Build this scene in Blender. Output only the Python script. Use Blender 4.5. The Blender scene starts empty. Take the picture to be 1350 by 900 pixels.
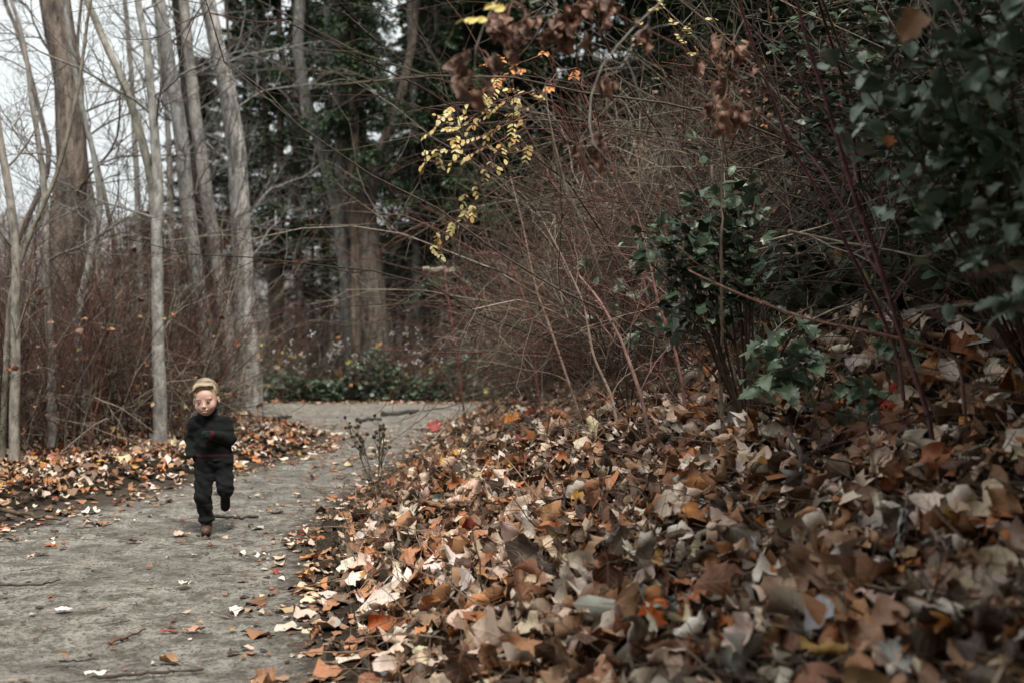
import bpy, math
import numpy as np
from math import radians, pi, sin, cos

SC = bpy.context.scene
COL = SC.collection
rng = np.random.default_rng(7)

# ------------------------------------------------------------------ camera, sky, sun, exposure
cam_d = bpy.data.cameras.new("camera")
cam = bpy.data.objects.new("camera", cam_d)
COL.objects.link(cam)
cam.location = (0, 0, 1.2)
cam.rotation_euler = (radians(90), 0, 0)
cam_d.sensor_width = 36.0
cam_d.lens = 35.0
cam_d.clip_start = 0.05
cam_d.clip_end = 3000
cam_d.dof.use_dof = True
cam_d.dof.focus_distance = 5.2
cam_d.dof.aperture_fstop = 1.8
cam_d.dof.aperture_blades = 7
SC.camera = cam
SC.cycles.use_denoising = True
SC.cycles.max_bounces = 5
SC.cycles.diffuse_bounces = 2
SC.cycles.glossy_bounces = 2
SC.cycles.transmission_bounces = 2
SC.cycles.transparent_max_bounces = 4

SUN_EL, SUN_AZ = 60.0, 155.0         # high, behind the camera; trees added on the right shade the right of the bank
world = bpy.data.worlds.new("World")
SC.world = world
world.use_nodes = True
wn, wl = world.node_tree.nodes, world.node_tree.links
wn.clear()
wout = wn.new("ShaderNodeOutputWorld"); wbg = wn.new("ShaderNodeBackground")
sky = wn.new("ShaderNodeTexSky"); sky.sky_type = 'NISHITA'; sky.sun_disc = False
sky.sun_elevation = radians(SUN_EL); sky.sun_rotation = radians(SUN_AZ)
sky.dust_density = 4.0; sky.air_density = 1.0; sky.ozone_density = 1.0
hs = wn.new("ShaderNodeHueSaturation"); hs.inputs['Saturation'].default_value = 0.25
geo = wn.new("ShaderNodeNewGeometry") if False else wn.new("ShaderNodeTexCoord")
sep = wn.new("ShaderNodeSeparateXYZ")
ramp = wn.new("ShaderNodeMapRange")   # overcast: zenith brighter than horizon
ramp.inputs['From Min'].default_value = 0.0; ramp.inputs['From Max'].default_value = 1.0
ramp.inputs['To Min'].default_value = 5.0; ramp.inputs['To Max'].default_value = 11.5
cl = wn.new("ShaderNodeTexNoise"); cl.inputs['Scale'].default_value = 2.2; cl.inputs['Detail'].default_value = 5
clr = wn.new("ShaderNodeMapRange"); clr.inputs['To Min'].default_value = 0.86; clr.inputs['To Max'].default_value = 1.14
mul = wn.new("ShaderNodeMath"); mul.operation = 'MULTIPLY'
vm = wn.new("ShaderNodeVectorMath"); vm.operation = 'SCALE'; vm.inputs[0].default_value = (0.95, 1.0, 1.0)
mixw = wn.new("ShaderNodeMix"); mixw.data_type = 'RGBA'; mixw.inputs['Factor'].default_value = 0.8
wl.new(sky.outputs[0], hs.inputs['Color'])
wl.new(geo.outputs['Generated'], sep.inputs[0]); wl.new(sep.outputs['Z'], ramp.inputs['Value'])
wl.new(geo.outputs['Generated'], cl.inputs['Vector']); wl.new(cl.outputs[0], clr.inputs['Value'])
wl.new(ramp.outputs[0], mul.inputs[0]); wl.new(clr.outputs[0], mul.inputs[1])
wl.new(mul.outputs[0], vm.inputs['Scale'])
wl.new(hs.outputs[0], mixw.inputs['A']); wl.new(vm.outputs[0], mixw.inputs['B'])
wl.new(mixw.outputs['Result'], wbg.inputs['Color'])
wbg.inputs['Strength'].default_value = 0.10
wl.new(wbg.outputs[0], wout.inputs[0])

sun_d = bpy.data.lights.new("sun", 'SUN'); sun_d.energy = 3.0; sun_d.angle = radians(16)
sun_d.color = (1.0, 0.96, 0.9)
sun = bpy.data.objects.new("sun", sun_d); COL.objects.link(sun)
# direction to the sun: nishita rotation is measured from +Y towards +X
sun.rotation_euler = (radians(90 - SUN_EL), 0, radians(180 - SUN_AZ))
SC.view_settings.view_transform = 'Standard'
SC.view_settings.look = 'None'
SC.view_settings.exposure = 0.80
SC.view_settings.gamma = 1.0

# ------------------------------------------------------------------ helpers
def P(px, py, d):
    """photo pixel at distance d -> world point"""
    return np.array([(px - 675) / 1312.5 * d, d, 1.2 - (py - 450) / 1312.5 * d])

def sstep(a, b, x):
    t = np.clip((x - a) / (b - a), 0, 1)
    return t * t * (3 - 2 * t)

def vnoise(x, y, seed=0):
    """cheap smooth value noise, arrays in, about -1..1"""
    xi = np.floor(x).astype(np.int64); yi = np.floor(y).astype(np.int64)
    fx = x - xi; fy = y - yi
    fx = fx * fx * (3 - 2 * fx); fy = fy * fy * (3 - 2 * fy)
    def h(a, b):
        n = (a * 374761393 + b * 668265263 + seed * 1442695041) & 0x7fffffff
        n = ((n ^ (n >> 13)) * 1274126177) & 0x7fffffff
        return ((n ^ (n >> 16)) & 0xffff) / 32767.5 - 1
    return (h(xi, yi) * (1 - fx) + h(xi + 1, yi) * fx) * (1 - fy) + (h(xi, yi + 1) * (1 - fx) + h(xi + 1, yi + 1) * fx) * fy

def fbm(x, y, seed=0, o=4):
    s = 0; a = 1; t = 0
    for k in range(o):
        s = s + a * vnoise(x * 2 ** k, y * 2 ** k, seed + k * 17); t += a; a *= .5
    return s / t

class MB:
    """numpy mesh collector with a tint colour per vertex and a uv per vertex"""
    def __init__(s): s.v = []; s.q = []; s.t = []; s.c = []; s.uv = []; s.n = 0
    def add(s, v, quads=None, tris=None, col=None, uv=None):
        v = np.asarray(v, float).reshape(-1, 3); n = len(v)
        s.v.append(v)
        if quads is not None and len(quads): s.q.append(np.asarray(quads, np.int64).reshape(-1, 4) + s.n)
        if tris is not None and len(tris): s.t.append(np.asarray(tris, np.int64).reshape(-1, 3) + s.n)
        c = np.ones((n, 3)) if col is None else np.broadcast_to(np.asarray(col, float), (n, 3))
        s.c.append(c)
        s.uv.append(np.zeros((n, 2)) if uv is None else np.asarray(uv, float).reshape(n, 2))
        s.n += n
    def mesh(s, name, mat, smooth=True):
        v = np.concatenate(s.v) if s.v else np.zeros((0, 3))
        q = np.concatenate(s.q) if s.q else np.zeros((0, 4), np.int64)
        t = np.concatenate(s.t) if s.t else np.zeros((0, 3), np.int64)
        me = bpy.data.meshes.new(name)
        me.vertices.add(len(v)); me.vertices.foreach_set('co', v.astype(np.float32).ravel())
        nl = len(q) * 4 + len(t) * 3
        me.loops.add(nl)
        li = np.concatenate([q.ravel(), t.ravel()]).astype(np.int32)
        me.loops.foreach_set('vertex_index', li)
        me.polygons.add(len(q) + len(t))
        ls = np.concatenate([np.arange(len(q)) * 4, len(q) * 4 + np.arange(len(t)) * 3]).astype(np.int32)
        me.polygons.foreach_set('loop_start', ls)
        me.polygons.foreach_set('use_smooth', np.full(len(q) + len(t), smooth, bool))
        ca = me.color_attributes.new('tint', 'FLOAT_COLOR', 'POINT')
        c = np.concatenate(s.c); ca.data.foreach_set('color', np.concatenate([c, np.ones((len(c), 1))], 1).astype(np.float32).ravel())
        uvl = me.uv_layers.new(name='UVMap')
        uv = np.concatenate(s.uv); uvl.data.foreach_set('uv', uv[li].astype(np.float32).ravel())
        me.update(calc_edges=True)
        if mat: me.materials.append(mat)
        return me
    def build(s, name, mat, parent=None, smooth=True):
        return link(name, s.mesh(name, mat, smooth), parent)

def link(name, data, parent=None, loc=None):
    o = bpy.data.objects.new(name, data); COL.objects.link(o)
    if parent is not None: o.parent = parent
    if loc is not None: o.location = loc
    return o

def tag(o, label=None, cat=None, group=None, kind=None):
    if label: o['label'] = label
    if cat: o['category'] = cat
    if group: o['group'] = group
    if kind: o['kind'] = kind
    return o

def thing(name, label, cat, loc=(0, 0, 0), group=None):
    return tag(link(name, None, None, tuple(float(a) for a in loc)), label, cat, group)

def norm(v): return v / np.maximum(np.linalg.norm(v, axis=-1, keepdims=True), 1e-9)

def tubes(mb, paths, radii, k=4, col=None, cap=False):
    """paths (T,n,3), radii (T,n); col (T,3) or None"""
    paths = np.asarray(paths, float); T, n, _ = paths.shape
    if T == 0: return
    tan = np.gradient(paths, axis=1); tan = norm(tan)
    ref = np.where(np.abs(tan[:, :1, 2:3]) > .8, np.array([1., 0, 0]), np.array([0, 0, 1.]))
    ref = np.broadcast_to(ref, tan.shape)
    a = norm(np.cross(tan, ref)); b = np.cross(tan, a)
    th = np.arange(k) * 2 * pi / k
    v = paths[:, :, None, :] + radii[:, :, None, None] * (a[:, :, None, :] * np.cos(th)[:, None] + b[:, :, None, :] * np.sin(th)[:, None])
    idx = np.arange(T * n * k).reshape(T, n, k)
    q = np.stack([idx[:, :-1, :], np.roll(idx[:, :-1, :], -1, 2), np.roll(idx[:, 1:, :], -1, 2), idx[:, 1:, :]], -1).reshape(-1, 4)
    c = None if col is None else np.repeat(np.asarray(col, float).reshape(T, 3), n * k, 0)
    uv = np.stack(np.broadcast_arrays(np.broadcast_to(th / 2 / pi, (T, n, k)), np.linspace(0, 1, n)[None, :, None]), -1).reshape(-1, 2)
    mb.add(v.reshape(-1, 3), q, None, c, uv)
    if cap:
        ce = paths[:, -1, :]; base = mb.n; last = idx[:, -1, :] + 0
        # cap fan at the far end
        vv = np.concatenate([v[:, -1].reshape(-1, 3), ce]); li = np.arange(T * k).reshape(T, k)
        tr = np.stack([li, np.roll(li, -1, 1), np.broadcast_to(T * k + np.arange(T)[:, None], (T, k))], -1).reshape(-1, 3)
        cc = None if col is None else np.concatenate([np.repeat(np.asarray(col).reshape(T, 3), k, 0), np.asarray(col).reshape(T, 3)])
        mb.add(vv, None, tr, cc)
        ce0 = paths[:, 0, :]
        vv = np.concatenate([v[:, 0].reshape(-1, 3), ce0])
        mb.add(vv, None, tr[:, ::-1], cc)

def grow(start, d, L, n, wob=.15, up=0., r=rng):
    """integrate wandering paths: start (T,3), d (T,3), L (T) -> (T,n,3)"""
    T = len(start); out = np.zeros((T, n, 3)); out[:, 0] = start; d = norm(d)
    st = (np.asarray(L) / (n - 1))[:, None]
    for i in range(1, n):
        d = d + r.normal(0, wob, (T, 3)); d[:, 2] += up
        d = norm(d); out[:, i] = out[:, i - 1] + d * st
    return out

def spawn(paths, rad, L, m, t0=.2, t1=.95, ang=.8, lr=.5, rr=.5, r=rng, jit=.3):
    """children of every path: m each"""
    T, n, _ = paths.shape
    t = (np.linspace(t0, t1, m)[None] + r.uniform(-.5, .5, (T, m)) * (t1 - t0) / m).clip(0, .999) * (n - 1)
    i = np.floor(t).astype(int).clip(0, n - 2); f = (t - i)[..., None]
    ti = np.arange(T)[:, None]
    p = paths[ti, i] * (1 - f) + paths[ti, i + 1] * f
    tan = norm(paths[ti, i + 1] - paths[ti, i])
    rv = r.normal(0, 1, tan.shape); perp = norm(rv - (rv * tan).sum(-1, keepdims=True) * tan)
    a = ang * (1 + r.uniform(-jit, jit, (T, m, 1)))
    d = tan * np.cos(a) + perp * np.sin(a)
    R = (rad[ti, i] * (1 - f[..., 0]) + rad[ti, i + 1] * f[..., 0]) * rr
    LL = (np.asarray(L)[:, None] * lr) * (1.15 - .6 * t / (n - 1)) * r.uniform(.6, 1.3, (T, m))
    return p.reshape(-1, 3), d.reshape(-1, 3), LL.ravel(), R.ravel()

def taper(R, n, end=.3):
    return np.asarray(R)[:, None] * np.linspace(1, end, n)[None]

# ------------------------------------------------------------------ materials
def new_mat(name):
    m = bpy.data.materials.new(name); m.use_nodes = True
    nt = m.node_tree; nt.nodes.clear()
    out = nt.nodes.new("ShaderNodeOutputMaterial"); b = nt.nodes.new("ShaderNodeBsdfPrincipled")
    nt.links.new(b.outputs[0], out.inputs[0])
    return m, nt.nodes, nt.links, b, out

def N(nodes, typ, **kw):
    n = nodes.new(typ)
    for k, v in kw.items():
        if k.startswith('i_'): n.inputs[k[2:].replace('_', ' ')].default_value = v
        else: setattr(n, k, v)
    return n

def mixc(nodes, links, fac, a, b, mode='MIX'):
    m = nodes.new("ShaderNodeMix"); m.data_type = 'RGBA'; m.blend_type = mode
    for sock, val in (('Factor', fac), ('A', a), ('B', b)):
        if isinstance(val, bpy.types.NodeSocket): links.new(val, m.inputs[sock])
        elif sock == 'Factor': m.inputs[sock].default_value = val
        else: m.inputs[sock].default_value = (*val, 1)
    return m.outputs['Result']

def noise(nodes, links, scale, detail=4, rough=.6, vec=None, stretch=None, w=0):
    n = nodes.new("ShaderNodeTexNoise"); n.inputs['Scale'].default_value = scale
    n.inputs['Detail'].default_value = detail; n.inputs['Roughness'].default_value = rough
    if stretch is not None:
        mp = nodes.new("ShaderNodeMapping"); mp.inputs['Scale'].default_value = stretch
        links.new(vec, mp.inputs[0]); vec = mp.outputs[0]
    if vec is not None: links.new(vec, n.inputs['Vector'])
    return n.outputs[0]

def mrange(nodes, links, val, a, b, c=0., d=1.):
    n = nodes.new("ShaderNodeMapRange"); n.inputs['From Min'].default_value = a; n.inputs['From Max'].default_value = b
    n.inputs['To Min'].default_value = c; n.inputs['To Max'].default_value = d
    links.new(val, n.inputs['Value']); return n.outputs[0]

def bump(nodes, links, h, strength, dist, bsdf):
    b = nodes.new("ShaderNodeBump"); b.inputs['Strength'].default_value = strength; b.inputs['Distance'].default_value = dist
    links.new(h, b.inputs['Height']); links.new(b.outputs[0], bsdf.inputs['Normal'])

def geom_pos(nodes): return nodes.new("ShaderNodeNewGeometry").outputs['Position']
def obj_co(nodes): return nodes.new("ShaderNodeTexCoord").outputs['Object']

def mat_leaf(name, rough=.55, vein=.35, back=.25, trans=.0, spec=.3, blotch=.5, backc=(.46, .37, .27), nsc=38):
    m, n, l, b, out = new_mat(name)
    at = N(n, "ShaderNodeAttribute", attribute_name='tint').outputs['Color']
    uv = N(n, "ShaderNodeUVMap", uv_map='UVMap').outputs[0]
    s = n.new("ShaderNodeSeparateXYZ"); l.new(uv, s.inputs[0])
    au = N(n, "ShaderNodeMath", operation='ABSOLUTE'); l.new(s.outputs['X'], au.inputs[0])
    # side veins: phase = v*9 - |u|*3
    m1 = N(n, "ShaderNodeMath", operation='MULTIPLY'); l.new(s.outputs['Y'], m1.inputs[0]); m1.inputs[1].default_value = 44
    m2 = N(n, "ShaderNodeMath", operation='MULTIPLY'); l.new(au.outputs[0], m2.inputs[0]); m2.inputs[1].default_value = -17
    m3 = N(n, "ShaderNodeMath", operation='ADD'); l.new(m1.outputs[0], m3.inputs[0]); l.new(m2.outputs[0], m3.inputs[1])
    m4 = N(n, "ShaderNodeMath", operation='SINE'); l.new(m3.outputs[0], m4.inputs[0])
    side = mrange(n, l, m4.outputs[0], .78, 1.0)
    mid = mrange(n, l, au.outputs[0], .07, .015)
    mx = N(n, "ShaderNodeMath", operation='MAXIMUM'); l.new(side, mx.inputs[0]); l.new(mid, mx.inputs[1])
    oc = geom_pos(n)
    nz = noise(n, l, nsc, 4, .65, oc)
    dark = mixc(n, l, .62, at, (.05, .025, .015), 'MIX')
    c = mixc(n, l, mrange(n, l, nz, .5, .72, 0, blotch), at, dark)
    vf = N(n, "ShaderNodeMath", operation='MULTIPLY'); l.new(mx.outputs[0], vf.inputs[0]); vf.inputs[1].default_value = vein
    light = mixc(n, l, .45, at, (.42, .3, .2))
    c = mixc(n, l, vf.outputs[0], c, light)
    bf = n.new("ShaderNodeNewGeometry").outputs['Backfacing']
    bk = N(n, "ShaderNodeMath", operation='MULTIPLY'); l.new(bf, bk.inputs[0]); bk.inputs[1].default_value = back
    c = mixc(n, l, bk.outputs[0], c, backc)
    l.new(c, b.inputs['Base Color']); b.inputs['Roughness'].default_value = rough
    b.inputs['Specular IOR Level'].default_value = spec
    hh = N(n, "ShaderNodeMath", operation='ADD'); l.new(nz, hh.inputs[0])
    hm = N(n, "ShaderNodeMath", operation='MULTIPLY'); l.new(mx.outputs[0], hm.inputs[0]); hm.inputs[1].default_value = -.5
    l.new(hm.outputs[0], hh.inputs[1])
    bump(n, l, hh.outputs[0], .5, .004, b)
    if trans > 0:
        tr = n.new("ShaderNodeBsdfTranslucent"); l.new(c, tr.inputs['Color'])
        ms = n.new("ShaderNodeMixShader"); ms.inputs[0].default_value = trans
        l.new(b.outputs[0], ms.inputs[1]); l.new(tr.outputs[0], ms.inputs[2]); l.new(ms.outputs[0], out.inputs[0])
    return m

def mat_bark(name, scale=9, stretch=(1, 1, .16), light=1.35, dark=.45, bstr=.8, lich=.0, rough=.9, dist=.02):
    m, n, l, b, out = new_mat(name)
    at = N(n, "ShaderNodeAttribute", attribute_name='tint').outputs['Color']
    p = geom_pos(n)
    a = noise(n, l, scale, 5, .65, p, stretch)
    a2 = noise(n, l, 2.3, 3, .5, p)
    f = mrange(n, l, a, .36, .64)
    lo = mixc(n, l, 1., at, (dark, dark, dark), 'MULTIPLY'); hi = mixc(n, l, 1., at, (light, light, light), 'MULTIPLY')
    c = mixc(n, l, f, lo, hi)
    c = mixc(n, l, mrange(n, l, a2, .35, .7, 0, .45), c, mixc(n, l, 1., c, (.55, .52, .5), 'MULTIPLY'))
    if lich: 
        a3 = noise(n, l, 7, 5, .7, p); c = mixc(n, l, mrange(n, l, a3, .58, .68, 0, lich), c, (.33, .36, .3))
    l.new(c, b.inputs['Base Color']); b.inputs['Roughness'].default_value = rough
    b.inputs['Specular IOR Level'].default_value = .2
    bump(n, l, a, bstr, dist, b)
    return m

def mat_plain(name, col=None, rough=.8, spec=.3, nsc=30, amt=.35, bs=.0, bd=.002, tint=False):
    m, n, l, b, out = new_mat(name)
    p = geom_pos(n)
    base = N(n, "ShaderNodeAttribute", attribute_name='tint').outputs['Color'] if tint else None
    nz = noise(n, l, nsc, 4, .6, p)
    if tint: c = mixc(n, l, mrange(n, l, nz, .35, .65), mixc(n, l, 1., base, (1 - amt,) * 3, 'MULTIPLY'), base)
    else: c = mixc(n, l, mrange(n, l, nz, .35, .65), tuple(x * (1 - amt) for x in col), tuple(min(1, x * (1 + amt * .5)) for x in col))
    l.new(c, b.inputs['Base Color']); b.inputs['Roughness'].default_value = rough
    b.inputs['Specular IOR Level'].default_value = spec
    if bs: bump(n, l, nz, bs, bd, b)
    return m

M = {}
M['litter'] = mat_leaf('dry_leaf', .55, .5, .15, 0, .3)
M['tanleaf'] = mat_leaf('hanging_brown_leaf', .5, .55, .15, .12, .35, .6, (.16, .08, .05))
M['green'] = mat_leaf('evergreen_leaf', .3, .3, .35, .08, .7, .3, (.12, .17, .12))
M['yellow'] = mat_leaf('yellow_leaf', .5, .2, .2, .12, .3, .25, (.5, .42, .2))
M['ivy'] = mat_leaf('ground_cover_leaf', .4, .2, .3, .05, .45, .4, (.12, .17, .12))
M['shade'] = mat_leaf('matt_evergreen_leaf', .65, .1, .1, 0, .12, .4, (.06, .09, .05))  # matt, duller copy of the evergreen leaf, made for shaded foliage
M['needle'] = mat_plain('conifer_needle', rough=.55, nsc=3, amt=.5, tint=True)
M['bark'] = mat_bark('pale_bark', 16, (1, 1, .45), 1.2, .45, .9, .6)
M['rough_bark'] = mat_bark('rough_bark', 13, (1, 1, .22), 1.4, .3, 1., .3, dist=.05)
M['twig'] = mat_bark('twig_bark', 30, (1, 1, .4), 1.3, .6, .3)
M['seed'] = mat_plain('seed_head', (.07, .05, .035), .9, .2, 200, .5)
M['berry'] = mat_plain('white_berry', (.78, .78, .74), .4, .4, 60, .12)

# ground: dark soil, litter crumbs
m, n, l, b, out = new_mat('forest_soil'); M['soil'] = m
p = geom_pos(n)
a = noise(n, l, 26, 6, .7, p); a2 = noise(n, l, 3, 4, .6, p)
c = mixc(n, l, mrange(n, l, a, .35, .65), (.016, .012, .008), (.055, .04, .027))
c = mixc(n, l, mrange(n, l, a2, .45, .65, 0, .6), c, (.026, .02, .014))
l.new(c, b.inputs['Base Color']); b.inputs['Roughness'].default_value = .95; b.inputs['Specular IOR Level'].default_value = .1
bump(n, l, a, 1., .03, b)

# path: packed pale silt with damp darker streaks and grit
m, n, l, b, out = new_mat('packed_dirt'); M['path'] = m
p = geom_pos(n)
big = noise(n, l, 1.1, 5, .6, p, (.7, 1.4, 1)); med = noise(n, l, 6.5, 8, .72, p, (.9, 1.1, 1)); fine = noise(n, l, 60, 5, .7, p)
grit = noise(n, l, 240, 3, .6, p)
c = mixc(n, l, mrange(n, l, med, .40, .57), (.115, .10, .08), (.34, .312, .268))
c = mixc(n, l, mrange(n, l, big, .46, .66, 0, .55), c, (.125, .112, .095))
c = mixc(n, l, mrange(n, l, noise(n, l, 21, 6, .75, p), .52, .62, 0, .7), c, (.075, .062, .048))
c = mixc(n, l, mrange(n, l, fine, .51, .62, 0, .85), c, (.045, .037, .03))
c = mixc(n, l, mrange(n, l, grit, .64, .72, 0, .6), c, (.34, .32, .29))
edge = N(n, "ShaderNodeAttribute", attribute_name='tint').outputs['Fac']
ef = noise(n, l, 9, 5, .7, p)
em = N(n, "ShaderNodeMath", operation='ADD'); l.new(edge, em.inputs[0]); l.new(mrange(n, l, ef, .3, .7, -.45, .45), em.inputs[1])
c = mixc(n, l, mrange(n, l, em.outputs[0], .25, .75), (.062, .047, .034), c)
l.new(c, b.inputs['Base Color']); b.inputs['Roughness'].default_value = .88; b.inputs['Specular IOR Level'].default_value = .25
hh = N(n, "ShaderNodeMath", operation='MULTIPLY_ADD'); l.new(fine, hh.inputs[0]); hh.inputs[1].default_value = .6; l.new(med, hh.inputs[2])
bump(n, l, hh.outputs[0], 1., .035, b)

# far hillside
m, n, l, b, out = new_mat('far_hill'); M['hill'] = m
p = geom_pos(n); a = noise(n, l, .09, 8, .75, p, (1, 1, 2.2))
c = mixc(n, l, mrange(n, l, a, .4, .62), (.10, .095, .095), (.2, .19, .18))
l.new(c, b.inputs['Base Color']); b.inputs['Roughness'].default_value = 1.
bump(n, l, a, .6, 2., b)

# ------------------------------------------------------------------ terrain
YR = [-3, 2, 3.5, 5, 6.2, 7.4, 9, 11.9, 14, 15.5, 16.3, 17, 18, 20, 24]
XR = [.15, -.30, -.62, -.98, -1.24, -1.22, -1.1, -.98, -.95, -.92, -.78, -.3, 1.4, 8, 16]
YL = [-3, 3, 4.8, 6.3, 8.2, 9.5, 11.1, 12.5, 14, 15.7, 17, 19, 24]
XL = [-3.6, -3.6, -3.55, -3.3, -2.9, -2.5, -2.16, -2.3, -3.0, -3.95, -6, -9, -15]
def xr(y): return np.interp(y, YR, XR)
def xl(y): return np.interp(y, YL, XL)
def H(x, y, rough=True):
    x = np.asarray(x, float); y = np.asarray(y, float)
    s = np.minimum(x - xr(y), 60)
    t = np.maximum(s, 0)
    z = .40 * t - .12 * (1 - np.exp(-t * 3)) * 0 + .0
    z = np.where(t < .35, .40 * t * t / .7, .40 * t - .07)
    z = z + .34 * np.maximum(t - 2.3, 0) - .72 * np.maximum(t - 9, 0)
    # wooded rise beyond the bend
    far = np.maximum(y - 20.5 - np.maximum(-x - 2, 0) * 1.2, 0)
    z = z + np.minimum(far * .10, 3) * sstep(-9, 1, x) + np.minimum(far * .42, 13) * sstep(-3.5, 4, x)
    # left verge: low mound, then flat, falling away to the valley
    u = np.maximum(xl(y) - x, 0)
    z = z + .12 * sstep(0, .6, u) - .35 * sstep(3, 9, u) - np.minimum(np.maximum(u - 14, 0) * .12, 7)
    z = z + .02 * vnoise(x * 1.7, y * 1.7, 5) * sstep(.0, .5, np.maximum(t, u)) + .06 * vnoise(x * .6, y * .6, 9) * sstep(.2, 1.5, np.maximum(t, u))
    return z

def axis(breaks):
    out = []
    for a, b, st in breaks: out += list(np.arange(a, b, st))
    out.append(breaks[-1][1]); return np.array(out)
def grid_obj(name, xs, ys, zf, mat, kind='structure', tint=None, parent=None):
    X, Y = np.meshgrid(xs, ys); Z = zf(X, Y)
    nx, ny = len(xs), len(ys); idx = np.arange(nx * ny).reshape(ny, nx)
    q = np.stack([idx[:-1, :-1], idx[:-1, 1:], idx[1:, 1:], idx[1:, :-1]], -1).reshape(-1, 4)
    mb = MB(); mb.add(np.stack([X, Y, Z], -1).reshape(-1, 3), q, None, tint(X, Y).reshape(-1, 1) if tint else None)
    o = mb.build(name, mat, parent)
    if kind: o['kind'] = kind
    return o
xs = axis([(-900, -100, 60), (-100, -20, 5), (-20, -6, .6), (-6, 4, .12), (4, 12, .4), (12, 40, 2), (40, 900, 60)])
ys = axis([(-60, -4, 4), (-4, 1, .5), (1, 20, .12), (20, 40, .8), (40, 100, 4), (100, 1500, 70)])
ground = grid_obj('ground', xs, ys, lambda x, y: H(x, y) - .012 - .02 * ((x > -3.9) & (x < 16) & (y > .8) & (y < 20)), M['soil'])

# the path as its own sheet, with footprints, grit ridges and hollows as relief
rows = np.concatenate([np.arange(1.6, 9, .022), np.arange(9, 24, .06)])
wv = np.linspace(-.12, 1.12, 190)
A = xl(rows)[:, None]; B = xr(rows)[:, None]
Yp = np.repeat(rows[:, None], len(wv), 1)
bend = rows[:, None] > 15.2
Bx = np.where(bend, np.maximum(B, -.55), B) + .05
Xp = A + (Bx - A) * wv[None]
rel = .010 * fbm(Xp * 3.2, Yp * 3.2, 3, 4) + .009 * fbm(Xp * 13, Yp * 11, 8, 4)
rel -= .012 * sstep(.25, .6, vnoise(Xp * 5.1 + .4 * vnoise(Xp * 9, Yp * 9, 2), Yp * 3.4, 44))
rel -= .008 * np.maximum(fbm(Xp * 4.1, Yp * 7, 21, 3), .25)
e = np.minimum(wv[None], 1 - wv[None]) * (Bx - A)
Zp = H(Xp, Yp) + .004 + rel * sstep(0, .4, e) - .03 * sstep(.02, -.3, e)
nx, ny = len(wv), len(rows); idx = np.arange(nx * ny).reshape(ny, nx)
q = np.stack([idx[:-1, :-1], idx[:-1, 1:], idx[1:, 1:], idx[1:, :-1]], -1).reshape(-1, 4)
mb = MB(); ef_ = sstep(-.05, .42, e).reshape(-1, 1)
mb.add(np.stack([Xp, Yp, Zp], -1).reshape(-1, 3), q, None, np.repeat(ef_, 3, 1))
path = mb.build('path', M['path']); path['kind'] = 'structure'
def HP(x, y): return H(x, y) + .006

# bank: the steep leaf-covered foot of the slope on the right
rows = np.concatenate([np.arange(.6, 8, .07), np.arange(8, 16.6, .2)]); sv = np.concatenate([np.arange(-.08, 3.2, .06), np.arange(3.2, 8, .3)])
Yb = np.repeat(rows[:, None], len(sv), 1); Xb = xr(rows)[:, None] + sv[None]
Zb = H(Xb, Yb) + .004 + .02 * fbm(Xb * 4, Yb * 4, 31, 3) * sstep(0, .4, sv)[None] - .03 * (sv < -.03)[None]
nx, ny = len(sv), len(rows); idx = np.arange(nx * ny).reshape(ny, nx)
q = np.stack([idx[:-1, :-1], idx[:-1, 1:], idx[1:, 1:], idx[1:, :-1]], -1).reshape(-1, 4)
mb = MB(); mb.add(np.stack([Xb, Yb, Zb], -1).reshape(-1, 3), q)
bank = mb.build('bank', M['soil']); bank['kind'] = 'structure'

# far pale hillside across the valley
xs = np.linspace(-420, 260, 120); ys = np.linspace(230, 520, 40)
hill = grid_obj('far_hill', xs, ys, lambda x, y: -9 + 62 * sstep(225, 430, y) * (1 + .22 * fbm(x * .006, y * .004, 77, 3)) + 5 * fbm(x * .03, y * .03, 5, 4), M['hill'])
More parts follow.
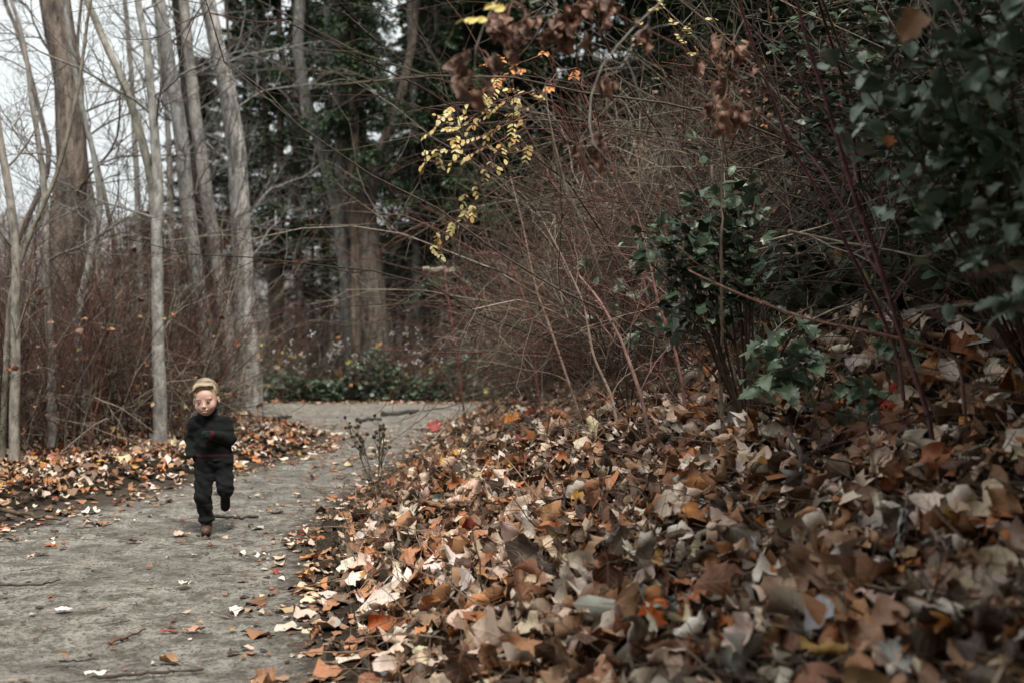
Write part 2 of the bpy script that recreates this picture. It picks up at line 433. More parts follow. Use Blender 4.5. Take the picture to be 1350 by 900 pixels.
# ------------------------------------------------------------------ leaves
# half-width profiles along the blade, v = 0 stalk end .. 1 tip
PROF = {
 'heart':  ([0, .04, .12, .25, .4, .55, .7, .85, .95, 1], [.05, .30, .46, .50, .46, .38, .27, .14, .05, .0]),
 'oval':   ([0, .1, .25, .45, .65, .82, .94, 1], [.02, .17, .29, .34, .30, .20, .08, .0]),
 'lance':  ([0, .15, .35, .55, .75, .9, 1], [.02, .11, .17, .18, .13, .06, .0]),
 'lobed':  ([0, .05, .16, .27, .33, .42, .54, .62, .69, .80, .92, 1], [.04, .30, .56, .36, .30, .50, .58, .36, .22, .25, .11, .0]),
 'holly':  ([0, .08, .17, .24, .34, .42, .52, .60, .70, .78, .88, 1], [.04, .27, .21, .34, .25, .36, .25, .31, .19, .22, .09, .0]),
}
def leaves(mb, pos, nrm, yaw, size, prof='heart', rows=8, cols=4, bend=0., roll=0., crink=.0, twist=0., col=(1, 1, 1), stalk=True, seed=0, wid=1., fold=0.):
    """N leaves; pos (N,3) = middle of the blade (or stalk end if anchored), nrm (N,3), scalars or (N,) arrays"""
    pos = np.atleast_2d(pos); Nn = len(pos)
    r = np.random.default_rng(1000 + seed)
    f = lambda a: np.broadcast_to(np.asarray(a, float), (Nn,))[:, None, None]
    v = np.linspace(0, 1, rows)
    if prof == 'lobed' or prof == 'holly': v = np.array(PROF[prof][0]); rows = len(v)
    w = np.interp(v, *PROF[prof])
    u = np.linspace(-1, 1, cols + 1)
    V = v[None, :, None]; U = u[None, None, :]; W = w[None, :, None]
    asym = 1 + r.uniform(-.14, .14, (Nn, 1, 1)) * np.sign(U)
    rag = 1 + .14 * r.normal(0, 1, (Nn, rows, 1)) * (np.abs(U) > .9)
    x = U * W * f(wid) * asym * rag
    y = np.broadcast_to(V, (Nn, rows, cols + 1)) - .5
    if prof == 'lobed': y = y + np.abs(U) * W * .22        # lobes point forward
    # roll across
    R = f(roll) + 1e-4
    z = (1 - np.cos(R * x * 2)) / (R * 2); x2 = np.sin(R * x * 2) / (R * 2)
    z = z + np.abs(x) * f(fold)
    # bend along
    Bn = f(bend) + 1e-4
    ang = Bn * y
    y2 = np.sin(ang) / Bn - z * np.sin(ang); z2 = (1 - np.cos(ang)) / Bn + z * np.cos(ang)
    ph = r.uniform(0, 6.28, (Nn, 4, 1, 1)); fr = r.uniform(4, 9, (Nn, 2, 1, 1))
    ck = f(crink)
    z2 = z2 + ck * (np.sin(fr[:, 0] * V * 1.3 + ph[:, 0] + U * 2) * .06 + np.abs(U) * np.sin(fr[:, 1] * 2.1 * V + ph[:, 1] + 2 * np.sign(U)) * .07 + np.abs(U) ** 2 * r.normal(0, .05, (Nn, rows, cols + 1)))
    tw = f(twist) * y
    x3 = x2 * np.cos(tw) - z2 * np.sin(tw); z3 = x2 * np.sin(tw) + z2 * np.cos(tw)
    L = f(size)
    loc = np.stack([x3 * L, y2 * L, z3 * L], -1)            # (N,rows,cols+1,3)
    n_ = norm(np.broadcast_to(np.atleast_2d(nrm), (Nn, 3)))
    yw = np.broadcast_to(np.asarray(yaw, float), (Nn,))
    h = np.stack([np.cos(yw), np.sin(yw), 0 * yw], -1)
    ya = norm(h - (h * n_).sum(-1, keepdims=True) * n_); xa = np.cross(ya, n_)
    wv_ = loc[..., 0:1] * xa[:, None, None] + loc[..., 1:2] * ya[:, None, None] + loc[..., 2:3] * n_[:, None, None] + pos[:, None, None]
    nv = rows * (cols + 1); idx = np.arange(Nn * nv).reshape(Nn, rows, cols + 1)
    q = np.stack([idx[:, :-1, :-1], idx[:, :-1, 1:], idx[:, 1:, 1:], idx[:, 1:, :-1]], -1).reshape(-1, 4)
    c = np.broadcast_to(np.asarray(col, float), (Nn, 3))
    uv = np.stack(np.broadcast_arrays(U * W * 2 * np.ones((Nn, 1, 1)), V * np.ones((Nn, 1, 1))), -1)
    mb.add(wv_.reshape(-1, 3), q, None, np.repeat(c, nv, 0), uv.reshape(-1, 2))
    if stalk:
        base = wv_[:, 0, cols // 2]; dirn = norm(base - wv_[:, 1, cols // 2])
        sl = (np.broadcast_to(np.asarray(size, float), (Nn,)) * r.uniform(.25, .6, Nn))[:, None]
        cr = np.cross(dirn, n_) * r.uniform(-.3, .3, (Nn, 1))
        p = np.stack([base - dirn * sl * .02, base + dirn * sl * .5 + cr * sl * .3, base + (dirn + cr) * sl], 1)
        rd = np.broadcast_to((np.broadcast_to(np.asarray(size, float), (Nn,)) * .011)[:, None], (Nn, 3))
        tubes(mb, p, rd, 3, c * .6 + np.array([.05, .02, .01]))

LIT = np.array([[.58, .42, .325], [.70, .585, .49], [.40, .24, .14], [.33, .155, .07], [.25, .11, .055], [.17, .07, .035], [.085, .038, .021], [.33, .115, .04], [.46, .165, .04], [.04, .021, .013], [.33, .32, .29], [.58, .45, .31], [.28, .03, .018], [.50, .26, .05]])
LW = np.array([15, 13, 7, 9, 12, 15, 15, 11, 4.5, 19, 2, 8, 1., 1.5]); LW = LW / LW.sum()
def litcol(Nn, r): return LIT[r.choice(len(LIT), Nn, p=LW)] * r.uniform(.75, 1.12, (Nn, 1)) * (1 + r.normal(0, .04, (Nn, 3)))

def ground_normal(x, y):
    e = .05
    return norm(np.stack([-(H(x + e, y) - H(x - e, y)) / 2 / e, -(H(x, y + e) - H(x, y - e)) / 2 / e, np.ones_like(x)], -1))

def litter(mb, x, y, r, hi=True, size=(.055, .145), pile=.04, tilt=.45, seed=0, dull=1., flat=1.):
    Nn = len(x); e_ = np.maximum(x - xr(y), xl(y) - x); dp = sstep(.0, .55, e_); tilt = tilt * (.18 + .82 * dp)[:, None]; flat = .45 + .55 * dp
    n_ = ground_normal(x, y) + r.normal(0, tilt, (Nn, 3)) * np.array([1, 1, .4]); n_[:, 2] = np.abs(n_[:, 2]) + .05
    flip = r.random(Nn) < .45
    n_ = norm(n_) * np.where(flip, -1, 1)[:, None]
    sz = r.uniform(*size, Nn) * np.where(r.random(Nn) < .12, 1.35, 1)
    tl = 1 - np.abs(n_[:, 2])
    z = H(x, y) + .012 + r.random(Nn) * pile * dp + tl * sz * .45
    pos = np.stack([x, y, z], -1); yaw = r.uniform(0, 2 * pi, Nn); c = litcol(Nn, r) * dull
    kinds = r.choice(4, Nn, p=[.54, .27, .08, .11])
    for k, pf in enumerate(['heart', 'oval', 'lance', 'lobed']):
        m_ = kinds == k
        if not m_.any(): continue
        nn = m_.sum()
        leaves(mb, pos[m_], n_[m_], yaw[m_], sz[m_] * (1.15 if pf == 'lobed' else 1), pf, 8 if hi else 5, 4 if hi else 2,
               bend=r.normal(0, 1.2, nn) * flat[m_], roll=r.choice([1, -1], nn) * r.gamma(1.8, 1.0, nn) * flat[m_], crink=r.uniform(.5, 1.8, nn) * flat[m_], twist=r.normal(0, .5, nn),
               col=c[m_], stalk=hi, seed=seed + k, wid=r.uniform(.85, 1.15, nn))

r = np.random.default_rng(11)
# near bank, high detail; density fades towards the path
def scatter(r, n, y0, y1, s0, s1, dens):
    y = r.uniform(y0, y1, n); s = r.uniform(s0, s1, n)
    keep = r.random(n) < dens(s, y)
    return (xr(y) + s)[keep], y[keep]
clump = lambda s, y: .55 + .45 * vnoise(s * 2.3 + 7, y * 2.3, 3)
dens = lambda s, y: (sstep(-.25, .5, s) ** 1.5) * (.72 + .28 * vnoise(s * 3 + 5, y * 3, 3)) + .03 * (s > -.3) * (s < .2)
mb = MB()
x, y = scatter(r, 4900, 1.1, 4.6, -.35, 2.75, dens); litter(mb, x, y, r, True, seed=1, pile=.10, tilt=.95)
x, y = scatter(r, 4200, 1.1, 4.6, -.1, 2.75, dens); litter(mb, x, y, r, False, (.02, .06), seed=9, pile=.04, dull=.8)
x, y = scatter(r, 6500, 4.4, 9, -.3, 2.9, dens); litter(mb, x, y, r, True, (.05, .135), seed=20, pile=.07, tilt=.8)
x, y = scatter(r, 8000, 9, 17.5, -.25, 4.2, dens); litter(mb, x, y, r, False, (.06, .13), seed=30, pile=.06, tilt=.7)
ym = 3 + 12 * r.random(260); sm = -.7 * r.random(260) ** 2.4; litter(mb, xr(ym) + sm, ym, r, True, (.03, .10), seed=33, pile=0)
ym = 4 + 11 * r.random(260); sm = .8 * r.random(260) ** 1.6; litter(mb, xl(ym) + sm, ym, r, True, (.03, .09), seed=35, pile=0)
bank_litter = mb.build('bank_leaf_litter', M['litter']); tag(bank_litter, 'thick layer of brown, tan and rust fallen leaves covering the bank on the right', 'leaf litter', kind='stuff')

mb = MB()
def left_sc(n, y0, y1, u0, u1, p):
    yy = r.uniform(y0, y1, n); u = r.uniform(u0, u1, n) ; k = r.random(n) < p(u)
    return (xl(yy) - u)[k], yy[k]
x, y = left_sc(4300, 4.2, 10, -.3, 2.2, lambda u: sstep(-.25, .7, u) * .9 + .04); litter(mb, x, y, r, False, (.045, .1), seed=40, pile=.035)
x, y = left_sc(4300, 10, 17, -.5, 2.6, lambda u: sstep(-.4, .7, u)); litter(mb, x, y, r, False, (.05, .12), seed=50, pile=.035)
x, y = left_sc(3500, 5, 20, 1.5, 7, lambda u: .9 + 0 * u); litter(mb, x, y, r, False, (.06, .12), seed=60, pile=.04, dull=.8)
tag(mb.build('verge_leaf_litter', M['litter']), 'drift of brown and pale fallen leaves along the left edge of the path', 'leaf litter', kind='stuff')

mb = MB()
n_ = 1500; x = r.uniform(-6, 6, n_); y = 19.2 + np.abs(r.normal(0, .45, n_)); litter(mb, x, y, r, False, (.05, .12), seed=70, pile=.02)
x = r.uniform(-9, 7, 3500); y = r.uniform(20, 32, 3500); litter(mb, x, y, r, False, (.08, .16), seed=75, pile=.02, dull=.7)
tag(mb.build('far_leaf_litter', M['litter']), 'thin strip of yellowish fallen leaves along the far edge of the path at the bend', 'leaf litter', kind='stuff')

# crumbs on the path: leaf bits, chips, grit, small twigs
mb = MB()
n_ = 5200; y = 2.6 + 15 * r.random(n_) ** 1.5; t = r.random(n_); x = xl(y) + (xr(y) - xl(y)) * t
kk = r.random(n_) < (.14 + .86 * np.clip(1 - np.minimum(t, 1 - t) * 3.0, 0, 1) ** 2); x, y = x[kk], y[kk]; 
nn = len(x); nr = ground_normal(x, y) + r.normal(0, .12, (nn, 3))
leaves(mb, np.stack([x, y, HP(x, y) + .008], -1), nr, r.uniform(0, 6.28, nn), r.uniform(.008, .035, nn) * (1 + .08 * y), 'oval', 4, 2, r.normal(0, 1, nn), r.normal(0, 1, nn), .5, 0, litcol(nn, r) * .8, False, 3)
k2 = 700; y = 2.6 + 11 * r.random(k2) ** 1.4; x = xl(y) + (xr(y) - xl(y)) * r.random(k2) + .1
d = r.normal(0, 1, (k2, 3)); d[:, 2] *= .03; L = r.uniform(.02, .12, k2)
p = grow(np.stack([x, y, HP(x, y) + .006], -1), d, L, 4, .2); p[:, :, 2] = HP(p[:, :, 0], p[:, :, 1]) + .007
tubes(mb, p, taper(r.uniform(.001, .003, k2), 4, .6), 4, np.array([.07, .05, .035]) * r.uniform(.6, 2.2, (k2, 1)))
tag(mb.build('path_debris', M['litter']), 'scattered leaf crumbs, bark chips and tiny twigs on the dirt path', 'debris', kind='stuff')
mb = MB()
k2 = 2400; y = 2.4 + 10 * r.random(k2) ** 1.5; x = xl(y) + (xr(y) - xl(y)) * r.random(k2) + .03
ic = np.array([[1, 0, 0], [-1, 0, 0], [0, 1, 0], [0, -1, 0], [0, 0, 1], [0, 0, -1]], float); tr = np.array([[0, 2, 4], [2, 1, 4], [1, 3, 4], [3, 0, 4], [2, 0, 5], [1, 2, 5], [3, 1, 5], [0, 3, 5]])
s = r.uniform(.002, .007, (k2, 1, 1)) * r.uniform(.6, 1.3, (k2, 6, 1)) * np.array([1.2, 1, .6])
v = ic[None] * s + np.stack([x, y, HP(x, y) + .001], -1)[:, None]
mb.add(v.reshape(-1, 3), None, (tr[None] + (np.arange(k2) * 6)[:, None, None]).reshape(-1, 3), np.repeat(np.array([.2, .18, .16]) * r.uniform(.4, 1.5, (k2, 1)), 6, 0))
tag(mb.build('path_grit', mat_plain('grit', rough=.9, tint=True, nsc=100), smooth=False), 'small pebbles and grit pressed into the dirt path', 'gravel', kind='stuff')

# 300 largest leaves of the near bank: parts of the bank, shared meshes
protos = []
for i in range(48):
    mb = MB(); pf = ['heart', 'heart', 'oval', 'lobed', 'heart', 'lobed'][i % 6]
    q = LIT[[0, 1, 2, 3, 4, 7, 5, 10, 11, 0, 8, 1, 6, 2, 3, 0][i % 16]] * r.uniform(.85, 1.12)
    leaves(mb, [[0, 0, 0]], [[0, 0, 1]], pi / 2, 1., pf, 11, 6, bend=r.normal(0, 1.0), roll=r.choice([1, -1]) * r.gamma(1.8, .8), crink=r.uniform(.5, 1.4), twist=r.normal(0, .6), col=q, seed=500 + i, wid=r.uniform(.9, 1.15))
    protos.append(mb.mesh('leaf', M['litter']))
def put_leaf(name, me, x, y, size, r, tilt=.45, parent=None, lift=.03, yaw=None, nrm=None):
    from mathutils import Vector, Matrix
    g = ground_normal(np.array([x]), np.array([y]))[0] + r.normal(0, tilt, 3) * np.array([1, 1, .4]) if nrm is None else np.array(nrm, float)
    g[2] = abs(g[2]) + .05
    q = Vector(g).normalized().to_track_quat('Z', 'Y')
    from mathutils import Quaternion
    q = q @ Quaternion((0, 0, 1), r.uniform(0, 6.28) if yaw is None else yaw)
    if nrm is None and r.random() < .35: q = q @ Quaternion((0, 1, 0), pi)
    o = link(name, me, parent); o.rotation_mode = 'QUATERNION'; o.rotation_quaternion = q
    o.scale = (size,) * 3
    t = 1 - Vector(g).normalized().z
    o.location = (x, y, float(H(x, y)) + lift + t * size * .4)
    return o
cnt = 0
pts = []
while cnt < 285:
    y_ = r.uniform(1.35, 5.0); s_ = r.uniform(.1, 2.4); x_ = float(xr(y_)) + s_
    zz = float(H(x_, y_))
    px = 675 + x_ / y_ * 1312; py = 450 + (1.2 - zz) / y_ * 1312
    if px > 1380 or py > 930 or px < 380 or r.random() > min(1, 1.9 / y_) * (sstep(.0, .4, s_)): continue
    if any((x_ - a) ** 2 + (y_ - b_) ** 2 < .055 ** 2 for a, b_ in pts): continue
    pts.append((x_, y_))
    put_leaf('leaf', protos[r.integers(48)], x_, y_, r.uniform(.085, .175), r, .6, bank, .05 + r.random() * .025); cnt += 1

# single leaves that stand out: things of their own
def hero(label, px, py, d, size, col, prof='heart', bend=.3, roll=.6, yaw=0, nrm=(0, 0, 1), lift=.02, crink=.7, cat='leaf', group='leaves lying on the path', spec=None):
    mb = MB(); leaves(mb, [[0, 0, 0]], [nrm], yaw, size, prof, 12, 6, bend, roll, crink, .3, col, True, int(px))
    p = P(px, py, d); x_, y_ = p[0], d
    z_ = float(H(x_, y_)) + lift
    o = mb.build('fallen_leaf', M['litter']); o.location = (x_, y_, z_); tag(o, label, cat, group)
    return o
def dpath(py): return 1.2 * 1312.5 / (py - 450)
PALE = (.62, .56, .48)
hero('flat cream leaf lying alone on the left of the path near the camera', 85, 808, dpath(808), .085, (.72, .68, .6), 'oval', .2, .3, 0, lift=.02, crink=.3)
hero('pale leaf with raised middle lying left of the path centre behind the cream leaf', 245, 774, dpath(774), .07, PALE, 'lobed', .5, .8, 1.2)
hero('pale oval leaf on the path towards its right edge, nearest pale one there', 312, 806, dpath(806), .08, PALE, 'heart', -.5, -.8, 2.9)
hero('tan leaf on the path just in front of the boy\'s boot', 240, 708, dpath(708), .1, (.5, .36, .27), 'heart', .5, .4, .3)
hero('small rust leaf on the path below the tan one in front of the boy', 242, 716, dpath(716), .055, (.26, .1, .05), 'oval', .5, .8, .9)
hero('small dark red-brown leaf on the path left of the boy near the leaf drift', 155, 667, dpath(667), .09, (.16, .05, .04), 'lobed', .8, 1.2, .9)
hero('white-tan lobed leaf at the left verge beyond the dark red-brown leaf', 120, 678, dpath(678), .13, PALE, 'lobed', .3, .8, .2)
hero('curled dark brown leaf on the path left of centre, in front of the boy', 177, 717, dpath(717), .09, (.1, .07, .05), 'oval', .3, 2.2, .1)
hero('orange-pink leaf lying on the path by the boy\'s raised foot', 300, 676, dpath(676), .06, (.55, .26, .16), 'oval', .9, .9, 1.9)
hero('reddish tan narrow leaf pinned under a short twig at the front of the path', 255, 835, dpath(835), .1, (.4, .2, .13), 'lance', .5, .8, .2)
hero('pale narrow leaf at the very bottom edge of the path', 128, 893, dpath(893), .09, PALE, 'lance', .2, .5, .1)
hero('curled pale leaf at the right path edge, farthest of the pale ones there', 345, 737, dpath(737), .085, (.75, .7, .64), 'oval', .3, 1.6, .5)
hero('flat pink-tan leaf at the right edge of the path nearest the bank corner', 405, 810, 4.3, .12, (.55, .4, .32), 'heart', .3, .4, .4)
def on_bank(px, py):
    t = np.linspace(1, 17, 3000); ray = np.stack([(px - 675) / 1312.5 * t, t, 1.2 - (py - 450) / 1312.5 * t], -1)
    k = np.argmax(ray[:, 2] < H(ray[:, 0], ray[:, 1]) + .03); return ray[k], t[k]
for (lab, px, py, sz, c, pf, bd, rl, yw, nr) in [
  ('bright orange-red upright leaf among paler leaves at the front of the bank', 862, 835, .13, (.62, .13, .02), 'oval', .3, .5, 1.4, (.2, -1, .4)),
  ('crumpled rust orange leaf at the path edge at the front of the bank', 507, 838, .13, (.42, .12, .04), 'heart', 1.2, 1.9, .2, (-.3, -.8, .6)),
  ('large silvery pale heart-shaped leaf lying flat in the middle of the bank', 592, 750, .2, (.62, .53, .46), 'heart', .3, .3, -.9, (-.15, -.5, 1)),
  ('big tan leaf with a dark curled edge right of the silvery heart-shaped leaf', 648, 735, .18, (.42, .31, .2), 'heart', .4, .9, 1.3, (-.1, -.8, .7)),
  ('golden yellow leaf near the path edge by the dried flower stalks', 593, 617, .15, (.55, .3, .05), 'lobed', .3, .4, .5, (-.1, -.6, .8)),
  ('bright orange lobed leaf higher on the bank beyond the golden yellow leaf', 680, 566, .2, (.6, .2, .03), 'lobed', .4, .5, .2, (-.1, -.7, .7)),
  ('dark red lobed leaf at the top of the path edge, far end of the bank', 572, 566, .22, (.25, .04, .03), 'lobed', .4, .5, 2.2, (-.1, -.7, .7)),
  ('whitish lobed leaf lying on soil at the foot of the bank', 473, 768, .14, (.6, .52, .44), 'lobed', .3, .5, .2, (-.2, -.2, 1)),
  ('dark red leaf half buried under twigs below the green holly-like plant', 1180, 545, .15, (.45, .04, .025), 'lobed', .6, .8, .4, (-.1, -.8, .6)),
  ('large rust brown leaf standing on edge at the top right of the bank', 1282, 490, .2, (.3, .1, .04), 'heart', .3, .6, .2, (-.2, -1, .5)),
  ('broad dark brown leaf standing upright in the right part of the bank', 1185, 660, .17, (.17, .07, .03), 'heart', .4, .7, 1.4, (-.1, -1, .35)),
  ('cream curled leaf with a sharp tip at the bottom of the bank', 1022, 845, .11, (.68, .58, .44), 'oval', .4, 1.6, 2.6, (-.3, -.6, 1)),
  ('round orange leaf tilted up in the dark lower right corner of the bank', 1243, 855, .1, (.5, .2, .05), 'oval', .4, .8, 1.9, (.1, -1, .6)),
  ('pale grey leaf at the bottom of the bank, lower right', 1195, 880, .13, (.5, .48, .44), 'heart', .4, .6, .9, (.1, -.6, 1)),
  ('pink-tan leaf folded over itself beside the cream curled leaf', 1110, 750, .16, (.5, .31, .2), 'lobed', .7, 1.4, 1.9, (-.1, -.8, .8)),
]:
    p, d_ = on_bank(px, py)
    mb = MB(); leaves(mb, [[0, 0, 0]], [nr], yw, sz, pf, 12, 6, bd, rl, .8, .3, c, True, int(px))
    o = mb.build('fallen_leaf', M['litter']); nz = abs(norm(np.array(nr, float))[2])
    o.location = (p[0], p[1], float(H(p[0], p[1])) + .05 + (1 - nz) * sz * .42); tag(o, lab, 'leaf', 'leaves that stand out on the bank')

# dead sticks lying on things
def stick(label, pts, rad, col=(.12, .09, .07), group='sticks lying about', forks=2, seed=0):
    r = np.random.default_rng(seed + 300); pts = np.array(pts, float)
    t = np.linspace(0, 1, len(pts)); tt = np.linspace(0, 1, 14)
    p = np.stack([np.interp(tt, t, pts[:, k]) for k in range(3)], -1)
    p[1:-1] += r.normal(0, rad * .8, (12, 3)) * np.array([1, 1, .4])
    mb = MB(); rr_ = (rad * np.linspace(1, .55, 14) * r.uniform(.85, 1.2, 14))[None]
    tubes(mb, p[None], rr_, 7, [col], cap=True)
    if forks:
        L = np.linalg.norm(p[-1] - p[0])
        s, d, l_, R = spawn(p[None], rr_, [L], forks, .2, .8, .7, .22, .5, r)
        d[:, 2] = np.abs(d[:, 2]) * .4; pp = grow(s, d, l_, 5, .12, r=r); tubes(mb, pp, taper(R, 5, .5), 5, np.tile(col, (len(s), 1)), cap=True)
    return tag(mb.build('stick', M['twig']), label, 'stick', group)
def onp(px, py, lift=.012):
    d = dpath(py); q = P(px, py, d); q[2] = float(HP(q[0], d)) + lift; return q
def onb(px, py, lift=.06):
    q, d = on_bank(px, py); q = q.copy(); q[2] = float(H(q[0], q[1])) + lift; return q
stick('short dark stick on the path just right of the boy\'s boot', [onp(283, 683), onp(312, 685), onp(341, 684)], .013, (.05, .04, .035))
stick('thin dark twig at the left edge of the path', [onp(-20, 773), onp(30, 776), onp(55, 775), onp(80, 768)], .006, (.06, .045, .035), seed=1)
stick('short brown twig slanting on the path in front', [onp(143, 853), onp(168, 845), onp(192, 834)], .007, (.12, .06, .04), forks=1, seed=2)
stick('thin black twig lying left to right near the bottom of the path', [onp(78, 877), onp(105, 877), onp(130, 874)], .004, (.04, .03, .025), forks=0, seed=3)
stick('long thin stick along the bottom edge of the path', [onp(130, 899), onp(200, 893), onp(268, 888)], .007, (.06, .045, .035), forks=0, seed=4)
stick('brown stick with leaves on it at the left verge', [onp(-30, 690, .05), onp(30, 688, .05), onp(80, 692, .03)], .017, (.1, .075, .05), seed=5)
stick('long dark stick across the far end of the path', [onp(505, 549, .03), onp(540, 546, .03), onp(548, 545.5, .03)], .045, (.05, .045, .04), forks=0, seed=6)
stick('dark stick on the far path, left of the longer one', [onp(470, 556, .03), onp(502, 555, .03)], .03, (.05, .045, .04), forks=0, seed=7)
stick('dark stick on the path at the left far end by the big pale tree', [onp(360, 554, .03), onp(384, 551, .03)], .03, (.05, .045, .04), forks=0, seed=8)
stick('grey stick slanting over leaves in the right half of the bank', [onb(918, 732, .08), onb(985, 690, .1), onb(1012, 670, .11)], .012, (.25, .22, .18), seed=9)
stick('pale straight stick lying over the leaves on the far right of the bank', [onb(1195, 655, .12), onb(1245, 647, .13), onb(1300, 628, .13)], .009, (.3, .26, .2), seed=10, forks=1)
stick('thin brown stick among twigs at the middle of the bank', [onb(850, 680, .08), onb(900, 665, .1), onb(935, 658, .1)], .008, (.2, .15, .1), seed=11)
stick('dark leaning stick with orange leaf at the front of the bank', [onb(870, 808, .13), onb(885, 835, .11), onb(905, 860, .09)], .006, (.04, .03, .025), seed=12, forks=0)
stick('dark stick rising from leaves in the right middle of the bank', [onb(1040, 620, .2), onb(1060, 665, .12), onb(1085, 705, .06)], .012, (.09, .07, .055), seed=13)
stick('pale thin stick reaching from the bank towards the bend', [P(545, 606, 10.5), P(585, 565, 10.8), P(625, 530, 11.3)], .009, (.3, .27, .22), seed=14)
stick('grey upright stub standing at the foot of the bank', [onb(441, 770, -.02), onb(441, 770, .12), onb(441, 770, .2) + np.array([.01, 0, 0])], .016, (.1, .08, .06), seed=15, forks=0)
mb = MB()
nn = 1700; y = 1.6 + 8 * r.random(nn) ** 1.2; s_ = .05 + 2.7 * r.random(nn) ** .7; x = xr(y) + s_
d = r.normal(0, 1, (nn, 3)); d[:, 2] *= .3; d[:, 2] += .12; L = r.gamma(2, .12, nn) + .05
p = grow(np.stack([x, y, H(x, y) + .05], -1), d, L, 6, .16, r=r); p[:, :, 2] = np.maximum(p[:, :, 2], H(p[:, :, 0], p[:, :, 1]) + .03)
R_ = r.uniform(.0014, .0048, nn); col = np.array([.17, .125, .09]) * r.uniform(.4, 1.7, (nn, 1))
tubes(mb, p, taper(R_, 6, .4), 5, col)
s, d, l_, R = spawn(p, taper(R_, 6, .4), L, 3, .2, .9, .7, .45, .6, r); tubes(mb, grow(s, d, l_, 4, .15, r=r), taper(R, 4, .4), 3, np.repeat(col, 3, 0))
tag(mb.build('bank_twigs', M['twig']), 'litter of thin dead twigs tangled through the fallen leaves on the bank', 'twigs', kind='stuff')
# dry grass stems and weeds on the bank
mb = MB()
nn = 1500; y = 1.6 + 13 * r.random(nn) ** 1.1; s_ = r.gamma(1.6, .8, nn) - .12; x = xr(y) + s_
d = r.normal(0, .45, (nn, 3)); d[:, 2] = 1; L = r.uniform(.06, .3, nn)
p = grow(np.stack([x, y, H(x, y)], -1), d, L, 6, .12, -.05, r=r)
tubes(mb, p, taper(r.uniform(.0008, .002, nn), 6, .3), 3, np.array([.2, .14, .09]) * r.uniform(.3, 1.6, (nn, 1)))
tag(mb.build('dry_stems', M['twig']), 'sparse dry grass stems and weed stalks poking up through the leaves on the bank', 'dry grass', kind='stuff')
# ------------------------------------------------------------------ trees
def resample(pts, n):
    pts = np.array(pts, float); d = np.r_[0, np.cumsum(np.linalg.norm(np.diff(pts, axis=0), axis=1))]
    t = np.linspace(0, d[-1], n)
    # smooth interpolation (Catmull-Rom through cubic on cumulative length)
    out = np.stack([np.interp(t, d, pts[:, k]) for k in range(3)], -1)
    w = max(2, n // 14)
    pad = np.concatenate([np.repeat(out[:1], w, 0), out, np.repeat(out[-1:], w, 0)])
    ker = np.hanning(2 * w + 1); ker /= ker.sum()
    sm = np.stack([np.convolve(pad[:, k], ker, 'valid') for k in range(3)], -1)
    sm[0] = out[0]; return sm

def trunk_mb(path, rad, k=16, rough=.06, seed=0, flare=True, col=(.3, .28, .25)):
    mb = MB(); n = len(path)
    tan = norm(np.gradient(path, axis=0)); ref = np.array([0, 1., 0]); a = norm(np.cross(tan, ref)); b = np.cross(tan, a)
    th = np.arange(k) * 2 * pi / k
    R = rad[:, None] * np.ones((1, k))
    zz = np.arange(n)[:, None] * .35; aa = np.arange(k)[None]
    R = R * (1 + rough * vnoise(aa * 1.0 + 0 * zz, zz * .8, seed) + rough * .8 * vnoise(aa * .35 + 0 * zz, zz * .25, seed + 3))
    if flare:
        h = np.linalg.norm(path - path[0], axis=1)[:, None]
        R = R * (1 + .4 * np.exp(-h / (rad[0] * 2.2)) * (1 + .5 * np.cos(th * 4 + seed)[None]))
    v = path[:, None] + R[..., None] * (a[:, None] * np.cos(th)[None, :, None] + b[:, None] * np.sin(th)[None, :, None])
    idx = np.arange(n * k).reshape(n, k)
    q = np.stack([idx[:-1], np.roll(idx[:-1], -1, 1), np.roll(idx[1:], -1, 1), idx[1:]], -1).reshape(-1, 4)
    mb.add(v.reshape(-1, 3), q, None, col); return mb

GREY = (.25, .245, .23); PALEB = (.36, .35, .32); BROWN = (.16, .125, .10); DARKB = (.075, .062, .055)
def limb(parent, path, rad, base, seed, t, L, col, up=.04, ang=1.0, m1=7, m2=5, m3=0, dirx=None, fine=.0016, rfac=.34):
    """one side branch with its twigs, as one part"""
    r = np.random.default_rng(seed); n = len(path)
    i = int(t * (n - 1)); p0 = path[i]; R0 = rad[i]; tan = norm(path[min(i + 1, n - 1)] - path[i])
    az = r.uniform(0, 2 * pi) if dirx is None else dirx
    out = np.array([cos(az), sin(az) * .7, 0]); d = norm(tan * cos(ang) + out * sin(ang))
    R = np.array([min(R0 * rfac, .006 + L * .0065)])
    mb = MB(); a = grow((p0 + out * R0 * .6)[None], d[None], [L], 10, .13, up, r); tubes(mb, a - base, taper(R, 10, .35), 6, [col])
    s, dd, LL, RR = spawn(a, taper(R, 10, .35), [L], m1, .15, 1, .75, .5, .6, r); RR = np.maximum(RR, fine * 1.6)
    b = grow(s, dd, LL, 7, .16, .03, r); tubes(mb, b - base, taper(RR, 7, .45), 4, np.tile(np.array(col) * .9, (len(s), 1)))
    s, dd, LL, RR = spawn(b, taper(RR, 7, .45), LL, m2, .15, 1, .7, .5, .7, r); RR = np.maximum(RR, fine)
    c = grow(s, dd, LL, 5, .18, .03, r); tubes(mb, c - base, taper(RR, 5, .6), 3, np.tile(np.array(col) * .8, (len(s), 1)))
    if m3:
        s, dd, LL, RR = spawn(c, taper(RR, 5, .6), LL, m3, .2, 1, .7, .55, .8, r); RR = np.maximum(RR, fine * .8)
        tubes(mb, grow(s, dd, LL, 4, .2, .02, r) - base, taper(RR, 4, .7), 3, np.tile(np.array(col) * .75, (len(s), 1)))
    return mb.build('branch', M['twig'], parent)

